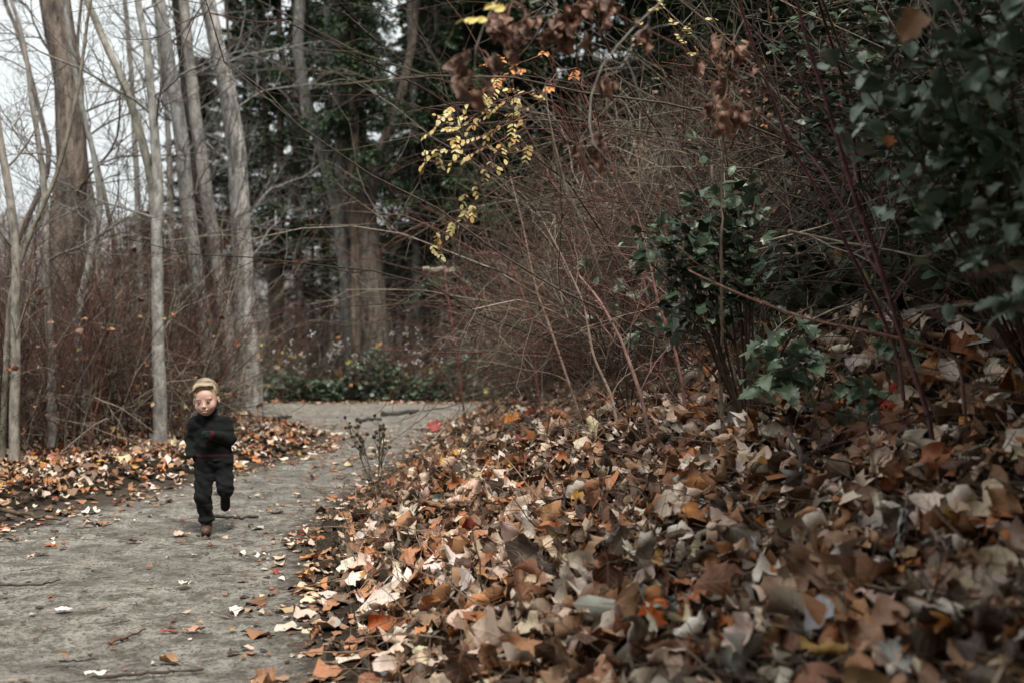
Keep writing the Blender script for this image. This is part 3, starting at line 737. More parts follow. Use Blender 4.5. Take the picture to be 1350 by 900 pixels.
def tree(label, pts, d, wb, wt, col=GREY, bark='bark', limbs=10, zlo=1.8, L=(1.2, 2.4), seed=0, ztop=10.5, rough=.06, name='bare_tree', m=(8, 5, 2), ddep=0., k=16, group='leafless trees by the path', up=.04):
    r = np.random.default_rng(seed + 900)
    w = [P(px, py, d + ddep * i) for i, (px, py) in enumerate(pts)]
    gz = float(H(w[0][0], w[0][1])); w[0][2] = min(w[0][2], gz) - .08
    if w[-1][2] < ztop and pts[-1][1] <= 30:
        dirn = norm(w[-1] - w[-2]); 
        q = w[-1] + dirn * (ztop - w[-1][2]) / max(dirn[2], .3); w.append(q)
    path = resample(w, 60); 
    path[1:, 0] += .012 * np.cumsum(r.normal(0, .5, 59)) ; 
    h = np.linalg.norm(path - path[0], axis=1); hs = np.linalg.norm(w[len(pts) - 1] - w[0])
    rb, rt = wb / 2 / 1312.5 * d, wt / 2 / 1312.5 * d
    rad = np.maximum(rb + (rt - rb) * h / hs, rt * .35)
    base = np.array([path[0][0], path[0][1], gz])
    root = thing(name, label, 'tree', base, group)
    trunk_mb(path - base, rad, k, rough, seed, True, col).build('trunk', M[bark], root)
    t0 = np.argmax(path[:, 2] > zlo) / 60
    for i in range(limbs):
        t = t0 + (.97 - t0) * ((i + r.random()) / limbs) ** 1.15
        limb(root, path, rad, base, seed * 100 + i, min(t, .98), r.uniform(*L), np.array(col) * .62, up, r.uniform(.7, 1.35), *m, dirx=r.choice([0, pi]) + r.normal(0, .7))
    return root

tree('big rough brown trunk leaning at the far left, wider than its neighbours', [(92, 560), (88, 420), (86, 300), (96, 200), (88, 100), (72, 0)], 13, 44, 36, (.21, .165, .135), 'rough_bark', 14, 2.2, (1., 2.2), 1, rough=.12, k=22)
tree('second stem leaning against the big rough trunk at far left', [(128, 560), (126, 300), (108, 200), (92, 120), (80, 40), (70, 0)], 13.5, 20, 14, (.26, .235, .21), 'rough_bark', 6, 2.2, (.8, 1.6), 2)
tree('slim pale smooth trunk beside the boy that turns dark and straight higher up', [(211, 600), (211, 500), (209, 380), (206, 290), (205, 230), (203, 190), (196, 100), (188, 40), (178, 0)], 10.4, 19, 9, PALEB, 'bark', 10, 2.4, (.9, 1.8), 3, m=(8, 5, 2))
tree('pale crooked stem forking left from behind the slim pale trunk', [(214, 595), (212, 400), (205, 240), (186, 190), (181, 150), (165, 105), (150, 75), (128, 30), (118, 0)], 10.75, 14, 9, (.36, .34, .28), 'bark', 7, 2.6, (.8, 1.5), 4)
tree('grey trunk, leftmost of the leaning group in the middle distance', [(285, 500), (272, 440), (262, 380), (248, 270), (238, 160), (226, 80), (212, 0)], 14.5, 22, 16, GREY, 'bark', 12, 2.2, (1., 2.2), 5)
tree('dark brown trunk close behind the grey leaning group', [(290, 490), (279, 420), (270, 330), (254, 200), (244, 100), (232, 0)], 15.3, 19, 16, DARKB, 'rough_bark', 6, 2.5, (1., 2.), 6)
tree('grey trunk of the leaning group just left of the big pale tree', [(311, 505), (300, 440), (290, 360), (275, 250), (262, 140), (252, 60), (247, 0)], 14.8, 20, 14, (.28, .265, .24), 'bark', 11, 2.3, (1., 2.), 7)
tree('big pale furrowed tree at the left edge of the path beyond the boy', [(329, 552), (327, 490), (321, 400), (318, 310), (311, 220), (301, 140), (288, 70), (277, 30), (272, 0)], 15.4, 32, 19, (.40, .385, .355), 'rough_bark', 12, 2.6, (1.2, 2.6), 8, k=22, rough=.08, m=(8, 6, 2))
tree('thin dark stem against the right side of the big pale tree', [(345, 540), (343, 470), (335, 400), (329, 320), (322, 250), (312, 150), (300, 0)], 17, 7, 4, DARKB, 'bark', 5, 2.5, (.8, 1.6), 9)
tree('mottled grey trunk with a kink right of the first conifer', [(470, 490), (462, 400), (445, 290), (428, 210), (404, 140), (392, 70), (396, 0)], 21.5, 20, 14, (.15, .145, .13), 'bark', 9, 3, (1.2, 2.4), 10)
tree('broad dark furrowed trunk in the middle of the woods, widest of the far trunks', [(496, 480), (488, 400), (480, 300), (462, 180), (457, 90), (450, 0)], 22, 40, 32, (.14, .115, .095), 'rough_bark', 10, 3, (1.4, 2.6), 11, rough=.14, k=22)
tree('slanting dark limb-like trunk rising right from the broad dark trunk', [(490, 480), (484, 320), (492, 240), (503, 190), (522, 160), (545, 60), (552, 0)], 22.5, 20, 10, (.13, .105, .085), 'rough_bark', 6, 3, (1, 2), 12)
tree('straight grey trunk left of the broad dark trunk', [(460, 470), (459, 380), (454, 280), (448, 150), (440, 60), (436, 0)], 23, 18, 13, (.19, .185, .17), 'bark', 6, 3, (1, 2.2), 13)
tree('thin grey trunk standing alone right of the broad dark trunk', [(552, 480), (549, 400), (547, 300), (545, 190), (541, 90), (538, 0)], 23, 12, 9, (.2, .19, .18), 'bark', 6, 3, (1., 2.2), 14)
tree('slender bent sapling at the left picture edge', [(20, 590), (20, 520), (16, 400), (20, 340), (8, 270), (-2, 200), (-12, 120), (-20, 20)], 8.6, 13, 8, (.3, .27, .23), 'bark', 6, 1.2, (.6, 1.3), 15, name='sapling')
tree('sapling arching right over the bent one at the left edge', [(2, 600), (8, 480), (14, 380), (34, 318), (70, 240), (96, 150), (110, 60), (115, 20)], 8.9, 8, 4, (.28, .25, .2), 'bark', 7, 1.4, (.5, 1.1), 16, name='sapling')
tree('thin upright stem in the red thicket, left of the slim pale trunk', [(68, 610), (66, 520), (64, 420), (60, 370), (64, 300), (52, 200), (45, 120), (28, 40), (15, 0)], 9.6, 13, 5, (.3, .275, .24), 'bark', 9, 1.6, (.7, 1.4), 17, name='sapling')
tree('slim pale stem in the thicket midway between the left edge and the boy', [(112, 560), (108, 490), (100, 430), (118, 330), (140, 270), (118, 190), (95, 100), (85, 20)], 11.4, 11, 5, PALEB, 'bark', 8, 2., (.8, 1.5), 18, name='sapling')
tree('thin leaning sapling crossing the sky right of the big rough trunk', [(170, 520), (160, 400), (148, 290), (130, 200), (112, 140), (105, 60), (110, 20)], 14, 8, 4, (.22, .2, .17), 'bark', 9, 2.2, (.9, 1.8), 19, name='sapling')
tree('far thin trunk between the slim pale trunk and the grey group, leftmost', [(185, 470), (187, 380), (182, 300), (176, 200), (170, 100), (160, 0)], 24, 9, 6, (.24, .22, .2), 'bark', 10, 2.5, (1.2, 2.6), 20)
tree('far thin trunk with twiggy crown just left of the grey leaning group', [(236, 470), (232, 380), (225, 300), (222, 200), (212, 100), (205, 0)], 21, 10, 6, (.24, .22, .2), 'bark', 10, 2.5, (1.2, 2.6), 21)
tree('far dark trunk seen between the big pale tree and the first conifer', [(366, 480), (362, 380), (358, 260), (350, 150), (342, 40), (340, 0)], 27, 11, 8, (.12, .1, .085), 'rough_bark', 6, 3, (1.2, 2.4), 22)
tree('far brownish trunk behind the first conifer, upright', [(398, 480), (397, 380), (392, 300), (388, 180), (384, 60), (384, 0)], 26, 10, 8, (.2, .165, .14), 'bark', 6, 3, (1.2, 2.4), 23)
tree('far thin trunk right of the thin grey one, near the yellow leaves', [(590, 470), (588, 380), (592, 300), (588, 200), (580, 100), (575, 0)], 25, 10, 7, (.11, .095, .08), 'rough_bark', 6, 3, (1.2, 2.4), 24)
tree('far thin dark trunk behind the hanging brown leaves', [(650, 460), (648, 380), (642, 300), (640, 200), (630, 100), (625, 0)], 24, 9, 7, (.1, .085, .07), 'rough_bark', 6, 3, (1.2, 2.4), 25)
tree('bare sapling at the far left corner with twigs against the sky', [(-10, 500), (0, 380), (30, 300), (70, 215), (48, 130), (30, 60), (5, 0)], 15.5, 10, 5, (.24, .2, .18), 'bark', 12, 2.2, (1., 2.), 26, name='sapling', m=(8, 6, 2))

# conifers: a drooping-boughed crown, mesh shared by the trees of this kind
def crown_mesh(seed, h=14., Rb=2.1, nb=230, colr=(.058, .098, .048)):
    r = np.random.default_rng(seed); mb = MB()
    t = np.linspace(0, 1, nb) ** .9; z = t * h + r.normal(0, .15, nb); az = r.uniform(0, 2 * pi, nb)
    L = Rb * (1 - t * .85) * r.uniform(.5, 1.2, nb)
    st = np.stack([0 * z, 0 * z, z], -1); d = np.stack([np.cos(az), np.sin(az), r.uniform(.0, .35, nb)], -1)
    a = grow(st, d, L, 9, .07, -.085, r); R = .012 + L * .008
    tubes(mb, a, taper(R, 9, .3), 4, np.tile([.07, .055, .04], (nb, 1)))
    s, dd, LL, RR = spawn(a, taper(R, 9, .3), L, 20, .12, 1, .85, .36, .5, r); dd[:, 2] *= .35
    b = grow(s, dd, np.maximum(LL, .12), 6, .1, -.06, r)
    tubes(mb, b, np.full((len(s), 6), .003), 3, np.tile([.05, .05, .03], (len(s), 1)))
    # needle sprays
    T = len(s); m_ = 16; ti = r.uniform(.0, 4.99, (T, m_)); i = ti.astype(int); f = (ti - i)[..., None]; I = np.arange(T)[:, None]
    p = b[I, i] * (1 - f) + b[I, i + 1] * f; tg = norm(b[I, i + 1] - b[I, i])
    side = norm(np.cross(tg, [0, 0, 1.]) * r.choice([-1, 1], (T, m_, 1)) + r.normal(0, .35, (T, m_, 3)))
    dirn = norm(tg * .8 + side); ln = r.uniform(.09, .18, (T, m_, 1)); wd = norm(np.cross(dirn, [0, 0, 1.]) + r.normal(0, .3, (T, m_, 3))) * r.uniform(.018, .036, (T, m_, 1))
    v = np.stack([p, p + dirn * ln * .5 + wd, p + dirn * ln, p + dirn * ln * .5 - wd], -2).reshape(-1, 3)
    q = np.arange(T * m_ * 4).reshape(-1, 4)
    cc = np.array(colr) * r.uniform(.55, 1.7, (T, 1, 1)) * np.ones((T, m_, 1)) * np.array([1, 1, 1.]); cc = np.repeat(cc.reshape(-1, 3), 4, 0)
    mb.add(v, q, None, cc)
    return mb.mesh('crown', M['needle'], smooth=False)
crowns = [crown_mesh(1), crown_mesh(2, Rb=2.5, nb=220), crown_mesh(3, h=13, Rb=2.0, nb=230)]
def conifer(label, px, d, z0, k, sc=(1, 1), seed=0, w=14):
    x = (px - 675) / 1312.5 * d; gz = float(H(x, d)); root = thing('conifer', label, 'tree', (x, d, gz), 'dark green conifers in the woods')
    r = np.random.default_rng(seed + 40); hh = z0 - gz + 14 * sc[1]
    path = np.stack([np.cumsum(r.normal(0, .02, 40)), np.cumsum(r.normal(0, .02, 40)), np.linspace(-.1, hh, 40)], -1)
    rad = np.linspace(w / 2 / 1312.5 * d, .03, 40)
    trunk_mb(path, rad, 12, .1, seed, True, (.12, .09, .07)).build('trunk', M['rough_bark'], root)
    # dead snags below the live crown
    mb = MB(); ns = 16; zz = r.uniform(1.2, max(1.6, z0 - gz), ns); az = r.uniform(0, 6.28, ns)
    a = grow(np.stack([0 * zz, 0 * zz, zz], -1), np.stack([np.cos(az), np.sin(az), -.1 + 0 * az], -1), r.uniform(.5, 1.6, ns), 7, .12, -.02, r); tubes(mb, a, taper(np.full(ns, .012), 7, .3), 4, np.tile([.12, .1, .08], (ns, 1)))
    s, dd, LL, RR = spawn(a, taper(np.full(ns, .012), 7, .3), np.full(ns, 1.), 6, .3, 1, .8, .4, .5, r); tubes(mb, grow(s, dd, LL, 5, .15, -.02, r), taper(np.maximum(RR, .003), 5, .5), 3, np.tile([.12, .1, .08], (len(s), 1)))
    tag(mb.build('dead_branches', M['twig'], root), kind='stuff')
    c = link('crown', crowns[k], root, (0, 0, z0 - gz)); c.scale = (sc[0], sc[0], sc[1]); c.rotation_euler = (0, 0, r.uniform(0, 6))
    return root
for a_ in [
 ('dark conifer right behind the big pale tree, its boughs against the sky', 372, 26, 3.1, 2, (.95, 1)),
 ('conifer with low boughs crossing in front of the broad dark trunk', 470, 21, 4.9, 2, (.55, .9)),
 ('tall dark conifer right of the broad dark trunk', 572, 27, 3.2, 0, (.95, 1.1)),
 ('dense dark conifer filling the top centre behind the yellow leaves', 618, 23, 3.0, 1, (.95, 1)),
 ('dark conifer behind the hanging brown leaves', 690, 26, 3.4, 0, (1.15, 1)),
 ('dark conifer on the slope above the red tangled shrubs', 775, 25, 4.8, 1, (1.2, 1)),
 ('conifer high on the right slope, second from the right', 890, 27, 5.5, 0, (1.4, 1)),
 ('rightmost conifer on the slope behind the evergreen shrub', 1010, 26, 6, 1, (1.4, 1)),
 ('small far conifer low between the slim pale trunk and the big rough trunk', 196, 38, 2.5, 2, (1.15, .28)),
 ('far conifer behind the grey leaning group', 262, 34, 2.2, 0, (1.1, .62)),
 ('distant conifer left of the first one, behind the big pale tree', 322, 36, 2.6, 1, (1.0, .9)),
 ('narrow conifer behind the mottled grey trunk', 425, 31, 2.6, 2, (1.05, 1.)),
 ('far conifer behind the broad dark trunk, leaving gaps of sky to its right', 478, 34, 3.2, 1, (.9, 1.)),
 ('far conifer high on the wooded rise at centre', 655, 36, 6, 1, (1.5, 1.)),
 ('far conifer filling the gap right of the broad dark trunk', 548, 38, 2.4, 0, (1.1, 1.)),
 ('conifer low behind the yellow leaves, right of the tall dark one', 600, 33, 2.6, 2, (1.4, 1.)),
 ('conifer on the slope between the hanging leaves and the right evergreen shrub', 955, 21, 4.2, 2, (1.5, 1.)),
 ('conifer at the top of the slope above the two long red canes', 1100, 19, 4.4, 1, (1.3, 1.)),
]: conifer(*a_, seed=int(a_[1]))

# far woods: trunks and bare twigs that read as one mass
def mass(label, name, xs_, ys_, n_, zh, rad, col, seed, m=(5, 5), cat='woods', lean=.06):
    r = np.random.default_rng(seed); mb = MB()
    x = r.uniform(*xs_, n_); y = r.uniform(*ys_, n_)
    st = np.stack([x, y, H(x, y) - .05], -1); d = np.stack([r.normal(0, lean, n_), r.normal(0, lean, n_), np.ones(n_)], -1)
    L = r.uniform(*zh, n_); R = r.uniform(*rad, n_); c = np.array(col) * r.uniform(.5, 1.5, (n_, 1))
    a = grow(st, d, L, 12, .035, .0, r); tubes(mb, a, taper(R, 12, .35), 6, c)
    s, dd, LL, RR = spawn(a, taper(R, 12, .35), L, m[0], .2, 1, 1.0, .22, .35, r); RR = np.minimum(RR, .02)
    b = grow(s, dd, LL, 7, .15, .03, r); tubes(mb, b, taper(RR, 7, .4), 3, np.repeat(c, m[0], 0) * .9)
    s, dd, LL, RR = spawn(b, taper(RR, 7, .4), LL, m[1], .2, 1, .8, .5, .6, r); RR = np.maximum(RR, .004)
    tubes(mb, grow(s, dd, LL, 5, .18, .03, r), taper(RR, 5, .5), 3, np.repeat(np.repeat(c, m[0], 0), m[1], 0) * .8)
    return tag(mb.build(name, M['twig']), label, cat, kind='stuff')
mass('mass of thin far trunks and bare twigs in the woods beyond the bend', 'far_woods', (-9, 6), (24, 46), 70, (4, 9), (.03, .09), (.12, .10, .08), 1, (12, 8))
mass('far bare trees thinning towards the pale valley at the left', 'valley_woods', (-32, -9), (24, 60), 100, (2.5, 6), (.03, .07), (.2, .175, .16), 2, (9, 7))
mass('bare saplings and brush on the wooded slope at the right', 'slope_woods', (3, 22), (18, 36), 120, (3, 8), (.03, .08), (.08, .065, .055), 3, (9, 6))

# ------------------------------------------------------------------ shrubs
RED = np.array([.115, .055, .042]); TAN = np.array([.245, .205, .16]); GB = np.array([.085, .068, .05])
def pal(r, n_, w=(.4, .35, .25), sc=1.):
    P_ = np.array([RED, TAN, GB]); return P_[r.choice(3, n_, p=w)] * r.uniform(.4, 1.5, (n_, 1)) * sc
def thicket_mb(st, d, L, r, R=(.003, .008), up=-.05, m=(6, 5), w=(.4, .35, .25), wob=.1, sc=1., fine=.0012, ang=.75, lr=(.45, .5), k=4):
    mb = MB(); n_ = len(st); c = pal(r, n_, w, sc); Rr = r.uniform(*R, n_)
    a = grow(st, d, L, 10, wob, up, r); tubes(mb, a, taper(Rr, 10, .35), k, c)
    s, dd, LL, RR = spawn(a, taper(Rr, 10, .35), L, m[0], .15, 1, ang, lr[0], .65, r); RR = np.maximum(RR, fine * 1.5)
    b = grow(s, dd, LL, 6, .17, up * .6, r); c1 = np.repeat(c, m[0], 0) * r.uniform(.7, 1.3, (len(s), 1)); tubes(mb, b, taper(RR, 6, .5), 3, c1)
    if m[1]:
        s, dd, LL, RR = spawn(b, taper(RR, 6, .5), LL, m[1], .15, 1, ang, lr[1], .75, r); RR = np.maximum(RR, fine)
        e = grow(s, dd, LL, 4, .2, up * .5, r); tubes(mb, e, taper(RR, 4, .6), 3, np.repeat(c1, m[1], 0))
    return mb, a, b

def s0(y): return np.interp(y, [1, 3, 4.2, 6, 9, 13, 16], [2.9, 2.8, 2.7, 2.4, 1.9, 1.35, .9])
r = np.random.default_rng(21)
# the tangle on the right bank
n_ = 560; y = 4.6 + 12 * r.random(n_) ** 1.0; s_ = s0(y) + r.gamma(1.6, 1.0, n_); x = xr(y) + s_
k_ = (x / y < .15) | (r.random(n_) < .35); x, y = x[k_], y[k_]; n_ = len(x)
st = np.stack([x, y, H(x, y) - .03], -1); d = np.stack([-.5 * np.interp(y, [9, 12], [1, .1]) + r.normal(0, .4, n_), -.25 + r.normal(0, .4, n_), 1 + 0 * x], -1)
mb, _, _ = thicket_mb(st, d, r.uniform(1.4, 4.3, n_) * np.interp(y, [9, 12], [1, .58]), r, (.0045, .012), -.075, (7, 4), wob=.11, fine=.0022, w=(.3, .25, .45))
tag(mb.build('thicket', M['twig']), 'dense tangle of bare reddish brown arching stems covering the upper bank on the right', 'thicket', kind='stuff')
# lying and crossing dead stems low in it
n_ = 480; y = 2.9 + 11 * r.random(n_) ** 1.2; s_ = s0(y) - .15 + r.gamma(1.5, .6, n_); x = xr(y) + s_
st = np.stack([x, y, H(x, y) + r.uniform(0, 1.0, n_)], -1); d = r.normal(0, 1, (n_, 3)); d[:, 2] = r.normal(.15, .3, n_)
mb, _, _ = thicket_mb(st, d, r.uniform(.5, 1.6, n_), r, (.0025, .007), -.03, (4, 3), w=(.2, .3, .5), wob=.09, fine=.0014, sc=.9)
tag(mb.build('dead_stems', M['twig']), 'criss-crossed dead stems lying under the shrubs at the top of the bank', 'dead stems', kind='stuff')
# fine crossing twigs that fill the tangle
n_ = 13000; y = 4.8 + 11.5 * r.random(n_); s_ = s0(y) + r.gamma(1.6, .9, n_) - .2; x = xr(y) + s_; k_ = (x / y < .2); x, y, s_ = x[k_], y[k_], s_[k_]; n_ = len(x)
st = np.stack([x, y, H(x, y) + r.random(n_) ** .8 * np.clip(1.3 + (s_ - s0(y)) * 1.1, .6, 3.6)], -1); d = r.normal(0, 1, (n_, 3)) + np.array([-.5, -.1, .3]); L = r.uniform(.15, .7, n_)
mb = MB(); tubes(mb, grow(st, d, L, 6, .22, -.03, r), taper(r.uniform(.0014, .0036, n_), 6, .5), 3, np.array([[.075, .06, .046], [.22, .185, .145], [.12, .055, .04], [.035, .03, .025]])[r.choice(4, n_, p=[.36, .14, .18, .32])] * r.uniform(.6, 1.4, (n_, 1)))  # near-black share stands in for less light inside the tangle
tag(mb.build('fine_twigs', M['twig']), 'mat of fine grey-brown twigs filling the tangle on the right bank', 'twigs', kind='stuff')
# dry shrub foliage: sparse clinging dead leaves in the tangle
mb = MB(); n_ = 2800; y = 4 + 12 * r.random(n_); x = xr(y) + s0(y) + r.gamma(1.5, .9, n_) - .3; z = H(x, y) + r.uniform(.1, 2.2, n_)
c = np.array([[.12, .06, .035], [.22, .11, .05], [.30, .10, .03], [.07, .045, .03], [.05, .08, .035]])[r.integers(0, 5, n_)]
leaves(mb, np.stack([x, y, z], -1), r.normal(0, 1, (n_, 3)), r.uniform(0, 6.28, n_), r.uniform(.02, .06, n_), 'oval', 5, 2, r.normal(0, 1.4, n_), r.normal(0, 1.5, n_), 1, .5, c, False, 8)
tag(mb.build('clinging_leaves', M['litter']), 'scattered dead leaves caught in the bare tangle on the right', 'dead leaves', kind='stuff')
# left thicket mass: keeps clear of the ground in front of the slim pale trunk and the big pale tree
def lfree(x, y): return (y > 8.6 + np.maximum(x + 4.8, 0) * 1.0) & ~((np.abs(x / y + .353) < .028) & (y < 10.6)) & ~((np.abs(x / y + .262) < .030) & (y < 15.6))
n_ = 820; y = r.uniform(8.4, 19, n_); x = xl(y) - .75 - r.gamma(1.8, 1.2, n_); k_ = lfree(x, y); x, y = x[k_], y[k_]; n_ = len(x)
st = np.stack([x, y, H(x, y) - .03], -1); d = np.stack([r.normal(0, .22, n_), r.normal(0, .25, n_), 1 + 0 * x], -1)
mb, _, _ = thicket_mb(st, d, r.uniform(.9, 2.6, n_) * np.clip(.9 + (y - 8) * .05, .8, 1.35), r, (.004, .011), -.012, (6, 4), w=(.42, .2, .38), fine=.0024, ang=.6)
tag(mb.build('thicket', M['twig']), 'dense thicket of thin red-brown stems along the left side of the path behind the boy', 'thicket', kind='stuff')
n_ = 520; y = r.uniform(8, 17, n_); x = xl(y) - .75 - r.gamma(1.5, .9, n_); k_ = lfree(x, y); x, y = x[k_], y[k_]; n_ = len(x)
st = np.stack([x, y, H(x, y) + r.uniform(0, .7, n_)], -1); d = r.normal(0, 1, (n_, 3)); d[:, 2] = r.normal(.1, .3, n_)
mb, _, _ = thicket_mb(st, d, r.uniform(.4, 1.5, n_), r, (.0025, .007), -.03, (4, 3), w=(.2, .45, .35), fine=.0016)
tag(mb.build('dead_stems', M['twig']), 'fallen dead stems criss-crossed at the foot of the left thicket', 'dead stems', kind='stuff')
mb = MB(); n_ = 420; y = r.uniform(7, 17, n_); x = xl(y) - .5 - r.gamma(1.6, .9, n_); z = H(x, y) + r.uniform(.1, 1.5, n_)
c = np.array([[.2, .08, .04], [.28, .11, .04], [.14, .07, .045], [.3, .22, .1]])[r.integers(0, 4, n_)]
leaves(mb, np.stack([x, y, z], -1), r.normal(0, 1, (n_, 3)), r.uniform(0, 6.28, n_), r.uniform(.03, .09, n_), 'heart', 5, 2, r.normal(0, 1.2, n_), r.normal(0, 1.2, n_), 1, .5, c, False, 9)
tag(mb.build('clinging_leaves', M['litter']), 'rust coloured leaves still caught in the thicket on the left', 'dead leaves', kind='stuff')

# single shrubs one can pick out: prototypes then copies
def shrub_mesh(seed, ns, h, lean, w, m=(9, 6), up=-.03, R=(.004, .010)):
    r = np.random.default_rng(seed); az = r.uniform(0, 6.28, ns); q = r.uniform(.1, .6, ns)
    st = np.stack([np.cos(az) * .12, np.sin(az) * .12, -.04 + 0 * az], -1) * r.uniform(.3, 1, (ns, 1)); st[:, 2] = -.04
    d = np.stack([np.cos(az) * q + lean, np.sin(az) * q, 1 + 0 * az], -1)
    mb, a, b = thicket_mb(st, d, r.uniform(.6, 1.1, ns) * h, r, R, up, m, w=w, fine=.0016, k=5)
    return mb.mesh('stems', M['twig']), a, b
pro = [shrub_mesh(70 + i, [9, 11, 8, 12][i], 2.2, [.0, .1, -.25, -.35][i], [(.65, .1, .25), (.35, .3, .35), (.2, .45, .35), (.4, .3, .3)][i])[0] for i in range(4)]
def put_shrub(label, px, d, k, sc, group, seed, side=None):
    x = (px - 675) / 1312.5 * d; o = thing('bare_shrub', label, 'shrub', (x, d, float(H(x, d))), group); o.rotation_euler = (0, 0, seed * 1.7 if k < 2 else (seed % 5 - 2) * .25); o.scale = (sc,) * 3
    link('stems', pro[k], o)
gl = 'bare shrubs in the left thicket'; gr = 'bare shrubs on the right bank'
for i, a_ in enumerate([
 ('bare reddish shrub at the left picture edge, nearest the camera on that side', 4, 9.2, 0, .9, gl),
 ('red-stemmed shrub just right of the bent sapling at the left edge', 48, 9.6, 0, .95, gl),
 ('upright red-stemmed shrub midway between the left edge and the slim pale trunk', 105, 10.2, 0, 1., gl),
 ('brown twiggy shrub standing against the left side of the slim pale trunk', 162, 11.2, 0, .9, gl),
 ('low brown shrub between the slim pale trunk and the boy', 235, 11.8, 1, .6, gl),
 ('twiggy shrub at the foot of the grey leaning group behind the boy', 290, 13.2, 1, .75, gl),
 ('small red-brown bush against the base of the big pale tree', 314, 14.6, 0, .5, gl),
 ('tall bare shrub rising behind the thicket right of the big rough trunk', 145, 14.2, 1, 1.3, gl),
 ('tall bare shrub behind the thicket left of the big rough trunk', 40, 12.4, 1, 1.35, gl),
 ('arching grey-stemmed shrub at the near corner of the right tangle', 860, 6.6, 2, .95, gr),
 ('red-stemmed shrub leaning out over the leaves at the middle of the bank', 812, 7.6, 3, 1., gr),
 ('bare shrub at the left end of the right tangle, beside the bend', 652, 13.5, 2, .8, gr),
 ('red shrub between the bend and the leaning red-stemmed one', 705, 11.2, 3, 1., gr),
 ('tan-stemmed shrub high on the bank behind the hanging branch', 850, 9.6, 2, 1.25, gr),
 ('dark bare shrub under the mid-height evergreen shrub', 985, 5.4, 3, .75, gr),
 ('reddish shrub high on the bank just left of the evergreen shrub', 905, 8., 3, 1.15, gr),
]): put_shrub(*a_, seed=i)

# white-berried shrubs and green cover across the bend
def berry_shrub(label, px, d, h, seed, nber, cat='shrub'):
    x = (px - 675) / 1312.5 * d; r = np.random.default_rng(seed + 60); root = thing('snowberry_shrub', label, cat, (x, d, float(H(x, d))), 'white-berried shrubs')
    me, a, b = shrub_mesh(seed + 600, 14, h, 0, (.2, .2, .6), (8, 5), -.03, (.004, .008)); link('stems', me, root)
    q = b.reshape(-1, 3); q = q[q[:, 2] > h * .35]; q = np.repeat(q[r.integers(0, len(q), nber // 5 + 1)], 5, 0)[:nber] + r.normal(0, .035, (nber, 3))
    s = r.uniform(.009, .018, (nber, 1, 1)); v = ic[None] * s + q[:, None]
    mb = MB(); mb.add(v.reshape(-1, 3), None, (tr[None] + (np.arange(nber) * 6)[:, None, None]).reshape(-1, 3))
    tag(mb.build('berries', M['berry'], root), kind='stuff')
for i, a_ in enumerate([
 ('shrub dotted with white berries at the left end of the bend', 372, 19.8, 1.15, 1, 40),
 ('brown shrub with a thick sprinkling of white berries left of the mottled trunk foot', 418, 20.2, 1.5, 2, 95),
 ('shrub with sparse white berries below the broad dark trunk', 468, 19.9, 1.3, 3, 35),
 ('white-berried shrub at the centre of the far side, tallest of them', 510, 20.3, 1.75, 4, 65),
 ('white-berried shrub right of the tallest one across the bend', 560, 20, 1.6, 5, 50),
 ('shrub with few white berries where the far side meets the right bank', 610, 19.6, 1.5, 6, 30),
 ('dotted white-berried shrub behind the boy on the left verge', 262, 14.9, 1.5, 7, 40),
]): berry_shrub(*a_)
mb = MB(); n_ = 15; 
q = []
for (px, py) in [(845, 112), (868, 88), (880, 96), (930, 90), (800, 114), (828, 113), (886, 160), (895, 162), (856, 147), (1003, 57), (1008, 62), (1004, 65), (958, 6), (966, 5), (940, 20)]:
    q.append(P(px, py, 5.0 + rng.uniform(-.3, .3)))
r = np.random.default_rng(4); n_ = 6500; x = r.uniform(-6.2, 1.2, n_); y = 19.5 + r.gamma(1.6, .4, n_); zz = H(x, y) + r.uniform(.0, .85, n_) * (.5 + .8 * np.clip(vnoise(x * 1.1, y * .8, 4) + .4, 0, 1))
c = np.array([.038, .062, .034]) * r.uniform(.5, 2.0, (n_, 1)) * np.array([1, 1, 1.]); nr = r.normal(0, .55, (n_, 3)); nr[:, 2] = 1
leaves(mb, np.stack([x, y, zz], -1), nr, r.uniform(0, 6.28, n_), r.uniform(.06, .13, n_), 'heart', 4, 2, r.normal(0, .8, n_), .5, .3, 0, c, False, 5)
tag(mb.build('ground_cover', M['ivy']), 'low glossy green ground cover along the far edge of the path', 'ground cover', kind='stuff')
mb = MB(); n_ = 680; x = r.uniform(-8.5, 3, n_); y = r.uniform(20.8, 30, n_)
st = np.stack([x, y, H(x, y)], -1); d = np.stack([r.normal(0, .3, n_), r.normal(0, .3, n_), 1 + 0 * x], -1)
mb, _, _ = thicket_mb(st, d, r.uniform(1., 2.6, n_) * np.clip(.8 + (y - 20) * .06, .8, 1.4), r, (.006, .014), -.02, (7, 5), w=(.3, .15, .55), fine=.004, sc=.9)
tag(mb.build('undergrowth', M['twig']), 'dark brown bare undergrowth under the trees across the bend', 'undergrowth', kind='stuff')
mb = MB(); n_ = 260; x = r.uniform(-6.5, 1.5, n_); y = r.uniform(19.5, 22, n_); c = np.array([[.5, .18, .05], [.45, .42, .1], [.35, .12, .07]])[r.integers(0, 3, n_)]
leaves(mb, np.stack([x, y, H(x, y) + r.gamma(2, .25, n_)], -1), r.normal(0, 1, (n_, 3)), r.uniform(0, 6.28, n_), r.uniform(.07, .16, n_), 'heart', 5, 2, 1., 1., 1, .5, c, False, 8)
tag(mb.build('clinging_leaves', M['litter']), 'orange and yellow leaves caught in the undergrowth across the bend', 'dead leaves', kind='stuff')
